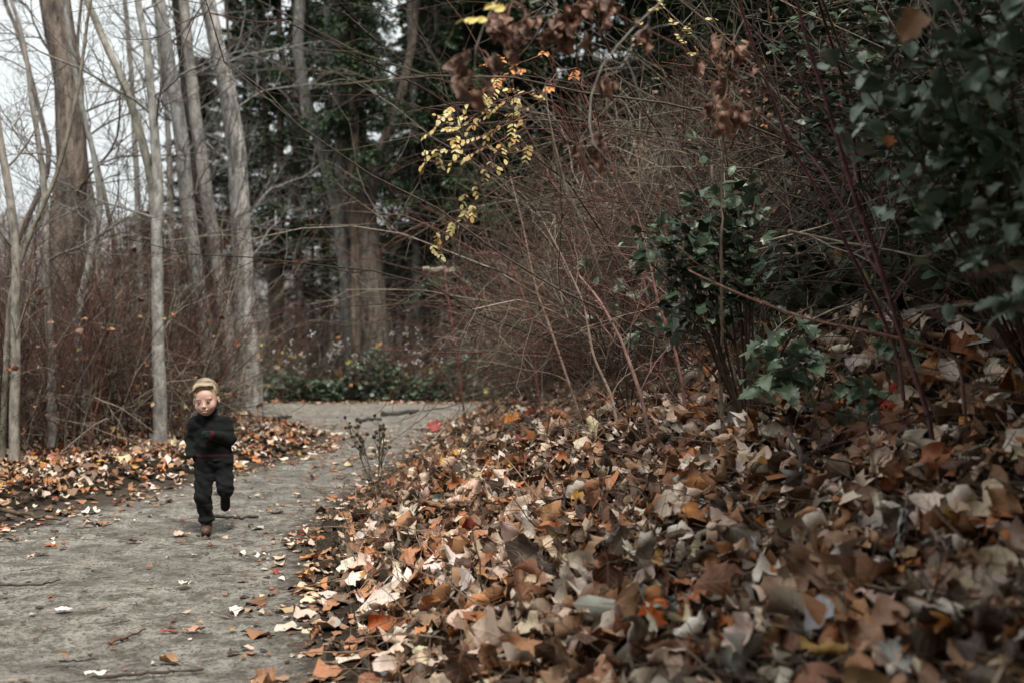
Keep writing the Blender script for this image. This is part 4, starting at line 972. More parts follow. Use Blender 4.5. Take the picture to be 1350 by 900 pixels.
# pale fallen log on the slope across the bend
o_ = thing('fallen_log', 'short pale weathered log lying level among the shrubs right of centre', 'log', P(578, 356, 20.6))
trunk_mb(np.stack([np.linspace(-.32, .34, 14), np.zeros(14), .02 * np.sin(np.arange(14))], -1), np.full(14, .055), 12, .1, 3, False, (.4, .35, .28)).build('log', M['bark'], o_)

# evergreen foliage massed over the slope, its dark colour standing in for deep shade
r = np.random.default_rng(55); mb = MB(); n_ = 21000; y = -1.5 + 16.5 * r.random(n_); s_ = s0(y) + .35 + 6.5 * r.random(n_) ** 1.5; x = xr(y) + s_
hh_ = np.clip(vnoise(x * .9, y * .9, 12) * .9 + 1.0, .1, 2) * np.clip((s_ - s0(y)) * .8, .2, 3.0)
z = H(x, y) + r.random(n_) * hh_
c = np.array([.026, .043, .024]) * r.uniform(.4, 1.8, (n_, 1)); nr = r.normal(0, .6, (n_, 3)); nr[:, 2] += 1
leaves(mb, np.stack([x, y, z], -1), nr, r.uniform(0, 6.28, n_), r.uniform(.06, .12, n_), 'oval', 4, 2, r.normal(0, .8, n_), .4, .3, 0, c, False, 15)
tag(mb.build('evergreen_mass', M['shade']), 'dark evergreen foliage massed over the upper slope behind the bare tangle', 'evergreen shrubs', kind='stuff')

# unseen evergreen shrubs added beside and behind the camera to shade the right bank
for i_, (x_, y_, h_, R_) in enumerate([(2.1, 1.9, 2.1, .75), (1.75, .6, 2.3, .8), (1.6, -.9, 2.2, .8), (2.9, 2.9, 2.4, .9)]):
    r = np.random.default_rng(80 + i_); gz = float(H(x_, y_)); root = thing('evergreen_shrub', ['evergreen shrub just outside the right edge, beside the nearest leaves', 'tall evergreen shrub to the right of the camera', 'evergreen shrub behind the camera on the slope', 'evergreen shrub uphill of the large one in the upper right corner'][i_], 'shrub', (x_, y_, gz), 'evergreen shrubs')
    me, a, b2 = shrub_mesh(900 + i_, 14, h_ * .8, -.1, (.2, .3, .5), (8, 4), -.02, (.006, .012)); link('stems', me, root)
    n_ = 2200; u = norm(r.normal(0, 1, (n_, 3))) * (r.random((n_, 1)) ** .5) * np.array([R_, R_, h_ * .48]) + np.array([-.1, 0, h_ * .62])
    mb = MB(); nr = r.normal(0, .5, (n_, 3)); nr[:, 2] += 1
    leaves(mb, u, nr, r.uniform(0, 6.28, n_), r.uniform(.05, .09, n_), 'oval', 5, 2, r.normal(0, .6, n_), .4, .3, 0, np.array([.034, .055, .032]) * r.uniform(.5, 1.6, (n_, 1)), False, 16)
    tag(mb.build('foliage', M['shade'], root), kind='stuff')

def shade_tree(label, x_, y_, h_, blobs, seed):  # unseen trees added as canopy, crowns placed to shade the right bank
    r = np.random.default_rng(seed); gz = float(H(x_, y_)); root = thing('evergreen_tree', label, 'tree', (x_, y_, gz), 'broad evergreen trees up the slope')
    path = np.stack([.15 * np.sin(np.linspace(0, 3, 30)), .1 * np.sin(np.linspace(0, 2, 30)), np.linspace(-.1, h_, 30)], -1); rad = np.linspace(.16, .05, 30)
    trunk_mb(path, rad, 14, .1, seed, True, (.14, .11, .085)).build('trunk', M['rough_bark'], root)
    mb = MB(); fo = MB()
    for k_, (bx, by, bz, R_) in enumerate(blobs):
        c = np.array([bx - x_, by - y_, bz - gz]); i = int(np.clip((bz - gz) / h_ * 18, 4, 26)); p = resample([path[i], (path[i] + c) / 2 + np.array([0, 0, .2]), c], 14)[None]
        tubes(mb, p, taper([.05], 14, .25), 7, [(.12, .095, .07)])
        s, d, L, RR = spawn(p[:, 5:], taper([.05], 14, .25)[:, 5:], [R_ * 2], 9, .1, 1, .9, .5, .5, r); a = grow(s, d, L, 7, .12, .0, r); tubes(mb, a, taper(RR, 7, .4), 5, np.tile((.12, .095, .07), (len(s), 1)))
        n_ = int(900 * R_ * R_) + 200; u = norm(r.normal(0, 1, (n_, 3))) * r.random((n_, 1)) ** .4 * R_ * np.array([1, 1, .5]) + c; nr = r.normal(0, .5, (n_, 3)); nr[:, 2] += 1
        leaves(fo, u, nr, r.uniform(0, 6.28, n_), r.uniform(.09, .15, n_), 'oval', 4, 2, r.normal(0, .6, n_), .4, .3, 0, np.array([.034, .055, .032]) * r.uniform(.5, 1.6, (n_, 1)), False, 16)
    tag(mb.build('branch', M['twig'], root), kind='stuff'); tag(fo.build('crown', M['shade'], root), kind='stuff')
shade_tree('broad evergreen tree on the slope right of the camera, its crown over the bank', 3.6, 2.2, 4.2, [(1.5, 1.6, 3.2, 1.1), (2.8, 3.3, 3.7, 1.1), (3.2, 1.0, 3.6, 1.2), (1.6, .2, 3.1, 1.0), (3.8, 3., 4.4, 1.3), (2.2, 2.0, 3.9, 1.2), (1.5, .9, 3.0, .8)], 201)
shade_tree('broad evergreen tree higher up the slope behind the right shrubs', 5.2, 6.5, 5., [(3.4, 5.2, 4.9, 1.4), (4.2, 6.8, 5.2, 1.5), (5.6, 5.4, 5.6, 1.4), (3.2, 7.4, 5.2, 1.3), (5.4, 8., 6, 1.5)], 202)

# woods added behind and to the right of the camera to block sky light
wd = tag(link('woods', None, None, (0, 0, 0)), 'woods continuing behind the camera and up the right slope', 'woods', kind='stuff')
r = np.random.default_rng(66)
for (x_, y_) in [(-7, -7), (-3.5, -9), (0, -6.5), (3, -8), (6, -5.5), (7.5, -1.5), (8.5, 2.5), (9, 6.5), (10, 10.5), (9.5, 14), (12, 4), (-10, -5), (5.5, -9), (11.5, -3), (7, 17)]:
    c = link('crown', crowns[r.integers(3)], wd, (x_, y_, float(H(x_, y_)) + .6)); c.scale = (1.5, 1.5, .9); c.rotation_euler = (0, 0, r.uniform(0, 6)); c['kind'] = 'stuff'
# ------------------------------------------------------------------ foreground canes and plants on the right
def cane(label, pts, R, col=(.17, .075, .075), seed=0, side=4, group='arching canes on the right bank', root=None, thorns=True, sub=.35, k=8, name='cane', ground=True):
    r = np.random.default_rng(seed + 77); w = [P(*p) for p in pts]
    if ground and w[0][2] > float(H(w[0][0], w[0][1])) + .02:
        q = w[0] + (w[0] - w[1]) * .5; q[2] = float(H(q[0], q[1])) - .03; w.insert(0, q)
    p = resample(w, 30); L = np.linalg.norm(np.diff(p, axis=0), axis=1).sum(); base = p[0].copy()
    root = thing(name, label, name.replace('_', ' '), base, group); mb = MB()
    rad = taper([R], 30, .45) * (1 + .08 * r.normal(0, 1, (1, 30))); tubes(mb, (p - base)[None], rad, k, [col], cap=True)
    if thorns:
        nt = 26; i = r.integers(1, 28, nt); dr = norm(r.normal(0, 1, (nt, 3)))
        q = p[i] - base; tubes(mb, np.stack([q, q + dr * R * 1.7, q + dr * R * 2.4], 1), np.tile([R * .5, R * .2, R * .04], (nt, 1)), 4, np.tile(col, (nt, 1)))
    mb.build('stem', M['twig'], root)
    if side:
        s, d, LL, RR = spawn(p[None], rad, [L], side, .2, .95, .7, sub, .5, r)
        for j in range(side):
            mb = MB(); a = grow(s[j:j + 1], d[j:j + 1], LL[j:j + 1], 9, .14, -.03, r); rr_ = taper(RR[j:j + 1], 9, .4); tubes(mb, a - base, rr_, 5, [col])
            s2, d2, L2, R2 = spawn(a, rr_, LL[j:j + 1], 5, .2, 1, .7, .5, .6, r); tubes(mb, grow(s2, d2, L2, 6, .15, -.02, r) - base, taper(np.maximum(R2, .001), 6, .5), 4, np.tile(col, (5, 1)))
            mb.build('twig', M['twig'], root)
    return root, p
PUR = (.20, .095, .10)
cane('right one of two long dark red canes leaning across the upper right', [(1228, 560, 3.35), (1212, 510, 3.3), (1190, 450, 3.25), (1160, 350, 3.1), (1125, 255, 3.0), (1095, 150, 2.9), (1065, 60, 2.8), (1042, -30, 2.7)], .0095, PUR, 1)
cane('long dark red cane crossing left of the other and leaning the same way', [(1185, 470, 3.9), (1160, 410, 3.8), (1120, 330, 3.6), (1075, 245, 3.5), (1040, 190, 3.4), (1010, 105, 3.3), (985, 40, 3.2), (965, -40, 3.1)], .0085, PUR, 2)
cane('brown cane arching low from the evergreen shrub down to the right', [(1265, 470, 3.4), (1235, 458, 3.4), (1150, 438, 3.45), (1060, 420, 3.6), (985, 392, 3.7), (935, 370, 3.8), (905, 355, 3.9)], .0075, (.22, .12, .09), 3, side=2, ground=True)
cane('pale broken stick reaching in from the right edge, nearly level', [(1400, 388, 3.0), (1350, 394, 3.0), (1290, 401, 3.05), (1240, 405, 3.1), (1205, 411, 3.1)], .007, (.28, .25, .2), 4, side=2, thorns=False, name='dead_branch', ground=False)
cane('thin upright grey-brown pole left of the low green plant', [(953, 570, 4.6), (950, 500, 4.6), (945, 400, 4.6), (940, 300, 4.65), (938, 215, 4.7)], .011, (.17, .13, .10), 5, side=3, thorns=False, name='dead_branch', sub=.12)
cane('thick pinkish brown stem bending left, foremost of the group at the middle of the bank', [(862, 640, 5.0), (858, 580, 5.05), (845, 520, 5.1), (820, 450, 5.2), (790, 395, 5.3), (762, 362, 5.4)], .013, (.27, .16, .13), 6, side=6)
cane('straight reddish stem just right of the thick pinkish one', [(905, 590, 5.3), (902, 520, 5.3), (890, 460, 5.4), (868, 400, 5.5), (855, 340, 5.6), (840, 280, 5.7)], .011, (.25, .12, .10), 7, side=6)
cane('pale brown stem left of the thick pinkish one', [(822, 600, 5.6), (806, 520, 5.7), (782, 470, 5.8), (770, 400, 5.9), (742, 340, 6.), (715, 290, 6.1)], .010, (.30, .22, .17), 8, side=6)
cane('slender stem leaning left towards the bend from the middle of the bank', [(775, 580, 6.6), (752, 510, 6.7), (728, 440, 6.8), (706, 380, 7.), (690, 300, 7.1), (672, 230, 7.2)], .010, (.28, .19, .15), 9, side=6)
cane('red stem standing beside the bend above the dark red leaf', [(612, 545, 11.5), (603, 470, 11.5), (592, 400, 11.5), (583, 340, 11.6), (577, 300, 11.6)], .016, (.22, .09, .08), 10, side=6)
cane('pale stiff dead stem slanting across the dark space under the evergreens', [(975, 470, 4.3), (1030, 440, 4.4), (1105, 405, 4.5), (1180, 390, 4.6)], .006, (.36, .32, .25), 11, side=3, thorns=False, name='dead_branch', ground=False)
cane('long pale dead stem slanting up right through the dark space, highest', [(925, 330, 4.6), (1010, 318, 4.6), (1080, 300, 4.7), (1120, 285, 4.8)], .006, (.36, .32, .25), 12, side=3, thorns=False, name='dead_branch', ground=False)
cane('forked pale dead stem under the right evergreen shrub', [(1040, 305, 3.9), (1110, 320, 4.), (1200, 335, 4.1), (1260, 372, 4.2)], .007, (.33, .29, .23), 13, side=3, thorns=False, name='dead_branch', ground=False)
cane('thin mossy stem leaning between the two long canes low down', [(1185, 430, 4.3), (1160, 400, 4.3), (1140, 360, 4.35), (1128, 340, 4.4)], .011, (.13, .12, .07), 14, side=1, thorns=False, name='dead_branch')
cane('red-brown stem with many side twigs rising left of the evergreen shrub', [(880, 560, 6.2), (872, 460, 6.2), (850, 380, 6.3), (835, 290, 6.4), (800, 200, 6.5), (765, 110, 6.6)], .010, (.2, .09, .075), 15, side=8)
cane('curved red twig looping over the bend, left end of the tangle', [(700, 420, 9.), (672, 340, 9.), (640, 330, 9.), (612, 350, 9.1), (600, 380, 9.2)], .010, (.27, .11, .1), 16, side=5)

# a plant with real leaf objects on its twigs
def leaf_protos(prof, cols, mat, n_, seed, rows=9, bend=.4, roll=.4, crink=.3, fold=.2, cc=4, tw=.3):
    r = np.random.default_rng(seed); out = []
    for i in range(n_):
        mb = MB(); c = np.array(cols[i % len(cols)]) * r.uniform(.8, 1.2)
        leaves(mb, [[0, .5, 0]], [[0, 0, 1]], pi / 2, 1., prof, rows, cc, -abs(r.normal(bend, .3)), r.normal(roll, .3), crink, r.normal(0, tw), c, False, seed + i, 1., fold)
        out.append(mb.mesh('leaf', mat))
    return out
from mathutils import Vector, Matrix, Quaternion
def orient(o, pos, d, nrm, size, r):
    ya = norm(np.array(d, float)); n_ = np.array(nrm, float); n_ = norm(n_ - n_.dot(ya) * ya); xa = np.cross(ya, n_)
    m = Matrix((xa, ya, n_)).transposed().to_4x4(); m.translation = Vector(pos)
    o.matrix_local = m @ Matrix.Scale(size, 4)
def leafy_rest(root, pts, dirs, pick, base, size, r, exc):
    if not len(pick): return
    mb = MB(); m_ = len(pick); nr = r.normal(0, .4, (m_, 3)) + np.array([0, -.2, 1]); q = pts[pick] - base + r.normal(0, size * .5, (m_, 3))
    leaves(mb, q, nr, r.uniform(0, 6.28, m_), size * r.uniform(.65, 1.2, m_), 'oval', 6, 2, -r.uniform(0, .8, m_), .4, .3, .1, np.array(exc) * r.uniform(.5, 1.5, (m_, 1)), False, 77)
    tag(mb.build('foliage', M['shade'], root), kind='stuff')
def leafy(name, label, cat, root_pt, targets, protos, size, nleaf, spread, seed, stemcol=(.1, .07, .05), group=None, hang=False, upn=1., lean=(0, 0, .3), R=.008, tw=5, extra=0, exc=(.038, .065, .038)):
    r = np.random.default_rng(seed + 5000); base = np.array(root_pt, float)
    root = thing(name, label, cat, base, group); mb = MB(); pts = []; dirs = []
    for tg_ in targets:
        tg_ = np.array(tg_, float); mid = (base + tg_) / 2 + r.normal(0, .06, 3) + np.array([.0, .0, .12 if not hang else .0])
        p = resample([base, mid, tg_], 12)[None]; tubes(mb, p - base, taper([R], 12, .4), 6, [stemcol])
        s, d, L, RR = spawn(p[:, 6:], taper([R], 12, .4)[:, 6:], [spread * 2.2], tw, .2, 1, .8, .5, .55, r); d = norm(d + np.array(lean)); RR = np.maximum(RR, .0013)
        a = grow(s, d, np.maximum(L, spread * .4), 7, .13, -.04 if not hang else -.15, r); tubes(mb, a - base, taper(RR, 7, .5), 4, np.tile(stemcol, (len(s), 1)))
        s, d, L, RR = spawn(a, taper(RR, 7, .5), L, 3, .3, 1, .7, .6, .7, r); e = grow(s, d, np.maximum(L, spread * .25), 7, .13, -.04, r); tubes(mb, e - base, taper(np.maximum(RR, .001), 7, .5), 3, np.tile(stemcol, (len(s), 1)))
        al = np.concatenate([a, e]); pts.append(al[:, 1:].reshape(-1, 3)); dirs.append(norm(np.gradient(al, axis=1))[:, 1:].reshape(-1, 3))
    mb.build('stem', M['twig'], root)
    pts = np.concatenate(pts); dirs = np.concatenate(dirs); pick = r.choice(len(pts), min(nleaf + extra, len(pts)), replace=False)
    leafy_rest(root, pts, dirs, pick[nleaf:], base, size, r, exc)
    for j in pick[:nleaf]:
        sd = norm(r.normal(0, 1, 3)); d = norm(dirs[j] * .5 + sd * .8 + np.array([0, 0, -.15 if not hang else -1.6]))
        o = link('leaf', protos[r.integers(len(protos))], root)
        nr = np.array([0, -.25, upn]) + r.normal(0, .35, 3) if not hang else r.normal(0, 1, 3) + np.array([0, -.7, 0])
        orient(o, pts[j] - base, d, nr, size * r.uniform(.65, 1.25), r)
    return root

GR = [(.05, .088, .045), (.04, .07, .035), (.09, .14, .07), (.19, .25, .17), (.06, .10, .055), (.14, .20, .12)]  # the paler greens stand in for leaves glinting in the light
lp = leaf_protos('oval', GR, M['green'], 12, 10, fold=.25, crink=.35)
lh = leaf_protos('holly', [(.12, .18, .105), (.15, .21, .125), (.09, .14, .075)], M['green'], 5, 30, fold=.3, crink=.25, bend=.5)
r = np.random.default_rng(3)
def tz(l): return [P(*q) for q in l]
g1 = P(985, 470, 4.7); g1[2] = float(H(g1[0], 4.7))
leafy('evergreen_shrub', 'glossy green evergreen shrub with light catching its leaves, in the middle of the right slope', 'shrub', g1,
      tz([(930, 215, 4.5), (890, 280, 4.3), (860, 300, 4.3), (845, 335, 4.3), (955, 270, 4.5), (990, 250, 4.6), (900, 340, 4.5), (950, 330, 4.4), (985, 310, 4.5), (925, 395, 4.5), (880, 320, 4.5), (965, 385, 4.6), (895, 400, 4.6), (1010, 350, 4.7), (925, 260, 4.4), (930, 310, 4.4), (960, 300, 4.4), (915, 360, 4.4)]), lp, .066, 290, .19, 1, group='evergreen shrubs', tw=7, extra=420)
g2 = P(830, 470, 6.3); g2[2] = float(H(g2[0], 6.3))
leafy('evergreen_shrub', 'thin straggly green spray left of the larger evergreen shrub, pale leaves at its tip', 'shrub', g2,
      tz([(780, 350, 5.8), (830, 345, 5.8), (850, 320, 6.), (845, 440, 5.9), (880, 455, 5.9)]), lp, .06, 110, .18, 2, group='evergreen shrubs', tw=3)
g3 = np.array([1.9, 3.6, float(H(1.9, 3.6))])
leafy('evergreen_shrub', 'large dark evergreen shrub hanging over the upper right corner', 'shrub', g3,
      tz([(1160, 50, 2.9), (1135, 110, 2.8), (1230, 40, 2.7), (1300, 60, 2.5), (1200, 120, 2.8), (1290, 140, 2.6), (1160, 180, 2.9), (1215, 160, 2.9), (1330, 180, 2.6), (1270, 210, 2.8), (1330, 100, 2.4), (1240, 250, 2.9), (1190, 60, 3.2), (1280, 10, 2.9), (1345, 20, 2.6), (1180, 230, 3.2), (1240, 90, 3.3), (1330, 240, 3.1)]), lp, .078, 290, .21, 3, group='evergreen shrubs', tw=8, R=.006, extra=160)
leafy('evergreen_shrub', 'lower part of the dark greenery at the right edge, big rounded leaves near the camera', 'shrub', g3 + np.array([-.15, -.5, -.12]),
      tz([(1290, 270, 2.5), (1335, 300, 2.4), (1310, 345, 2.5), (1260, 300, 2.7), (1345, 370, 2.5), (1240, 340, 3.)]), lp, .062, 90, .13, 4, group='evergreen shrubs', tw=4, R=.005)
leafy('evergreen_shrub', 'dark evergreen mass behind the two long red canes', 'shrub', np.array([2.6, 5.4, float(H(2.6, 5.4))]),
      tz([(1120, 130, 4.6), (1180, 200, 4.4), (1060, 60, 5.), (1240, 120, 4.2), (1300, 220, 4.1), (1130, 30, 4.6), (1200, 300, 4.3), (1290, 30, 4.), (1080, 180, 5.), (1340, 300, 4.)]), lp, .07, 290, .32, 6, group='evergreen shrubs', tw=9, extra=700)
def rb(px, py): q, d_ = on_bank(px, py); q = q.copy(); q[2] = float(H(q[0], q[1])); return q
g5 = rb(1075, 545); D5 = g5[1]
leafy('holly_like_plant', 'low plant with pointed grey-green leaves growing from the litter at the top of the bank', 'plant', g5,
      tz([(985, 470, D5 - .35), (1015, 477, D5 - .4), (1045, 464, D5 - .3), (1035, 502, D5 - .4), (1060, 482, D5 - .3), (1005, 497, D5 - .4), (1040, 485, D5 - .35)]), lh, .10, 70, .12, 5, tw=4, stemcol=(.12, .09, .05), R=.004, lean=(-.3, -.3, .1), group='low holly-like plants')
g6 = rb(1135, 560); D6 = g6[1]
leafy('holly_like_plant', 'small plant with pointed green leaves by the long canes, right of the larger one', 'plant', g6,
      tz([(1105, 515, D6 - .2), (1145, 525, D6 - .2), (1125, 535, D6 - .2)]), lh, .095, 26, .08, 7, tw=3, stemcol=(.12, .09, .05), R=.0035, lean=(-.1, -.3, .1), group='low holly-like plants')
g7 = rb(1190, 520); D7 = g7[1]
leafy('holly_like_plant', 'few green leaves at the foot of the long red canes', 'plant', g7,
      tz([(1160, 450, D7 - .2), (1205, 460, D7 - .2)]), lh, .075, 22, .09, 8, tw=3, stemcol=(.12, .09, .05), R=.0035, group='low holly-like plants')

# yellow and orange leafed rose twigs
YL_ = [(.60, .49, .2), (.66, .57, .3), (.58, .46, .17), (.58, .36, .12)]; OR_ = [(.5, .2, .06), (.55, .25, .08), (.45, .15, .05)]
ly = leaf_protos('oval', YL_, M['yellow'], 5, 50, rows=6, cc=2, crink=.1, fold=.1, bend=.2, roll=.2)
lo = leaf_protos('oval', OR_, M['yellow'], 4, 60, rows=6, cc=2, crink=.2, fold=.15, bend=.3, roll=.3)
def pinnate(name, label, lines, protos, size, seed, col=(.2, .1, .08), R=.003, src=None, gap=.045, cat='branch', group='yellow and orange leafed twigs'):
    r = np.random.default_rng(seed + 90); w0 = P(*lines[0][0]) if src is None else np.array(src, float); root = thing(name, label, cat, w0, group); mb = MB(); lf = []
    for ln in lines:
        p = resample([P(*q) for q in ln], 16); 
        if src is not None:
            q = resample([w0, (w0 + p[0]) / 2 + np.array([0, 0, .15]), p[0]], 12)[None]; tubes(mb, q - w0, taper([R * 1.4], 12, .7), 5, [col])
        tubes(mb, (p - w0)[None], taper([R], 16, .4), 5, [col])
        L = np.linalg.norm(np.diff(p, axis=0), axis=1).sum(); ns = max(3, int(L / .075))
        s, d, LL, RR = spawn(p[None], taper([R], 16, .4), [L], ns, .08, 1, .8, .5, .6, r); LL = r.uniform(.07, .15, ns)
        a = grow(s, d, LL, 6, .08, -.03, r); tubes(mb, a - w0, np.full((ns, 6), .0012), 3, np.tile(col, (ns, 1)))
        for q in a:
            dd = norm(np.gradient(q, axis=0))
            for k in range(1, 6):
                sd = norm(np.cross(dd[k], [0, -.6, 1.]))
                for sg in ((-1, 1) if k < 5 else (0,)):
                    if r.random() < .82: lf.append((q[k] - w0, norm(dd[k] * .6 + sd * sg * .9 + np.array([0, 0, -.25]))))
    mb.build('stem', M['twig'], root)
    for (q, d) in lf[:290]:
        o = link('leaf', protos[r.integers(len(protos))], root); orient(o, q, d, np.array([0, -.5, .8]) + r.normal(0, .35, 3), size * r.uniform(.7, 1.2), r)
rs = P(760, 330, 5.8); rs[2] = float(H(rs[0], 5.8))
pinnate('rose_branch', 'arching twigs full of pale yellow leaflets against the dark conifer', [
  [(705, 120, 5.2), (650, 135, 5.1), (610, 165, 5.), (566, 205, 5.)], [(700, 150, 5.2), (655, 170, 5.1), (620, 190, 5.), (590, 200, 5.)],
  [(690, 120, 5.3), (640, 150, 5.2), (600, 170, 5.2), (575, 165, 5.2)], [(690, 170, 5.2), (650, 190, 5.1), (625, 200, 5.)], [(680, 100, 5.3), (640, 120, 5.2), (600, 140, 5.2)], [(720, 130, 5.3), (690, 145, 5.2), (660, 160, 5.2)], [(700, 185, 5.3), (670, 200, 5.3), (640, 205, 5.2)]], ly, .035, 1, src=P(780, 240, 5.7))
pinnate('rose_branch', 'drooping twig with small pale yellow leaflets below the main yellow spray', [
  [(650, 205, 5.3), (625, 230, 5.2), (612, 250, 5.2), (628, 275, 5.2)], [(625, 270, 5.3), (600, 290, 5.3), (575, 300, 5.3), (566, 322, 5.3)]], ly, .036, 2, src=P(740, 260, 5.8))
pinnate('rose_branch', 'twigs with small orange leaflets above and right of the yellow spray', [
  [(700, 95, 5.2), (670, 85, 5.1), (650, 100, 5.), (640, 118, 5.)], [(760, 90, 5.2), (735, 95, 5.1), (722, 112, 5.)], [(720, 70, 5.4), (690, 82, 5.3), (660, 84, 5.3)]], lo, .036, 3, src=P(800, 220, 5.7))
pinnate('rose_branch', 'small yellow-leafed twigs near the top of the tangle right of the hanging branch', [
  [(905, 60, 5.4), (885, 30, 5.3), (880, 15, 5.3)], [(920, 70, 5.4), (900, 40, 5.3), (915, 25, 5.3)], [(850, 60, 5.4), (845, 25, 5.3), (860, 15, 5.3)]], ly, .03, 4, src=P(900, 200, 5.8))
# overhanging branch with dried brown leaves
BR = [(.20, .10, .065), (.26, .145, .10), (.14, .065, .045), (.33, .20, .15), (.11, .06, .04)]
lb = leaf_protos('heart', BR, M['tanleaf'], 8, 80, rows=12, cc=6, bend=1.0, roll=2.0, crink=1.3, fold=.1, tw=.8)
def hanging(name, label, lines, clusters, seed, size=.1, src=None, col=(.36, .33, .29), R=.0055, group='branches with dried hanging leaves', cat='branch', pro_=lb):
    r = np.random.default_rng(seed + 400); w0 = P(*lines[0][0]) if src is None else np.array(src, float); root = thing(name, label, cat, w0, group); mb = MB()
    for k, ln in enumerate(lines):
        pts_ = ([w0] if src is not None and k == 0 else []) + [P(*q) for q in ln]
        p = resample(pts_, 40); p[1:-1] += r.normal(0, .0025, (38, 3)); rr_ = taper([R * (1 if k == 0 else .7)], 40, .5) * (1 + .12 * r.normal(0, 1, (1, 40))); tubes(mb, (p - w0)[None], rr_, 7, [col])
        s, d, L, RR = spawn(p[None, 15:], rr_[:, 15:], [.35], 5, .1, 1, .8, .4, .5, r); tubes(mb, grow(s, d, L, 5, .15, -.05, r) - w0, taper(RR, 5, .5), 4, np.tile(col, (5, 1)))
    for (px, py, d_, n_, sp) in clusters:
        c = P(px, py, d_)
        for j in range(n_):
            q = c + r.normal(0, 1, 3) * np.array([sp * 1.5, sp * 1.3, sp * 1.3]); dr = norm(np.array([r.normal(0, .5), r.normal(0, .4), -1]))
            st = np.stack([c + np.array([0, 0, sp * 1.5]), (c + q) / 2 + np.array([0, 0, sp * 1.1]), q])[None]; tubes(mb, resample(st[0], 6)[None] - w0, np.full((1, 6), .0013), 4, [(.25, .14, .1)])
            o = link('leaf', pro_[r.integers(len(pro_))], root); orient(o, q - w0, dr, r.normal(0, .7, 3) + np.array([0, -1, 0]), size * r.uniform(.55, 1.1), r)
    mb.build('stem', M['twig'], root); return root
top = np.array([2.15, 3.5, float(H(2.15, 3.5))])
hanging('hanging_branch', 'pale twig with a ball of curled brown leaves at its tip, top centre', [[(1100, -200, 3.1), (850, -190, 2.9), (700, -80, 2.9), (657, 0, 2.9), (634, 35, 2.9), (626, 58, 2.9), (625, 75, 2.9)]],
        [(620, 84, 2.9, 5, .022), (634, 80, 2.9, 4, .02), (622, 112, 2.9, 4, .015)], 1, .068, src=top)
hanging('hanging_branch', 'overhead branch with several clusters of drooping dried brown leaves at top centre', [[(1120, -220, 3.2), (880, -160, 3.), (780, -40, 3.), (740, -6, 3.), (690, 8, 3.)], [(735, -20, 3.), (732, 12, 3.), (735, 30, 3.)], [(790, -40, 3.), (792, -8, 3.)]],
        [(676, 16, 3., 7, .022), (655, 48, 3., 5, .018), (692, 38, 3., 5, .018), (733, 36, 3., 6, .018), (752, 30, 3., 3, .014), (788, 2, 3., 9, .022), (775, 4, 3., 4, .02)], 2, .074, src=top + np.array([.06, .05, 0]))
hanging('hanging_branch', 'grey knobbly twig slanting down left from the top edge with a few brown leaves', [[(1150, -180, 3.3), (980, -120, 3.1), (900, -30, 3.), (871, 2, 3.), (835, 38, 3.), (801, 71, 3.), (782, 108, 3.), (775, 128, 3.), (769, 150, 3.), (785, 200, 3.)], [(860, 15, 3.), (853, 35, 3.02), (858, 50, 3.02)], [(835, 60, 3.), (822, 85, 3.), (806, 100, 3.)]],
        [(858, 46, 3.02, 3, .016), (846, 52, 3.02, 2, .012), (805, 106, 3., 3, .014), (785, 195, 3.1, 4, .018), (775, 190, 3.2, 2, .02)], 3, .066, src=top + np.array([.12, -.05, 0]))
hanging('hanging_branch', 'thin upright stem with bunches of withered brown leaves, left of the two long canes', [[(950, 330, 3.9), (952, 230, 3.9), (955, 140, 3.9), (962, 60, 3.9), (985, 20, 3.9)]],
        [(945, 65, 3.9, 6, .035), (968, 62, 3.9, 4, .03), (950, 90, 3.9, 3, .03), (935, 140, 3.9, 6, .04), (962, 145, 3.9, 6, .04), (975, 150, 3.9, 3, .03)], 4, .085, col=(.2, .16, .12), src=P(952, 455, 4.))
pinnate('rose_branch', 'bright yellow leaflets on a twig among the hanging brown leaves, nearest yellow leaves', [[(720, -30, 2.9), (690, 5, 2.85), (660, 14, 2.85), (640, 30, 2.85)]], leaf_protos('oval', [(.68, .56, .2), (.62, .5, .16)], M['yellow'], 4, 88, rows=7, cc=4, crink=.15, bend=.2, roll=.2), .04, 5, src=top + np.array([0, .12, 0]), R=.002)
lone = leaf_protos('heart', [(.3, .17, .09)], M['tanleaf'], 2, 120, rows=12, cc=6, bend=.4, roll=.5, crink=.5)
hanging('hanging_branch', 'single large dull brown leaf hanging in front of the dark evergreens, upper right', [[(1330, -120, 2.2), (1260, -60, 2.2), (1215, -10, 2.2), (1212, 10, 2.2)]], [(1212, 14, 2.2, 1, .001)], 5, .085, R=.003, src=np.array([1.55, 2.6, float(H(1.55, 2.6))]), pro_=lone)
hanging('hanging_branch', 'small orange leaf caught in the evergreens below the dull brown one', [[(1230, 120, 2.9), (1190, 160, 2.9), (1172, 176, 2.9)]], [(1172, 178, 2.85, 1, .001)], 6, .045, R=.002, pro_=leaf_protos('lobed', [(.6, .22, .08)], M['yellow'], 1, 130, rows=12, cc=6, bend=.4, roll=.5, crink=.5))

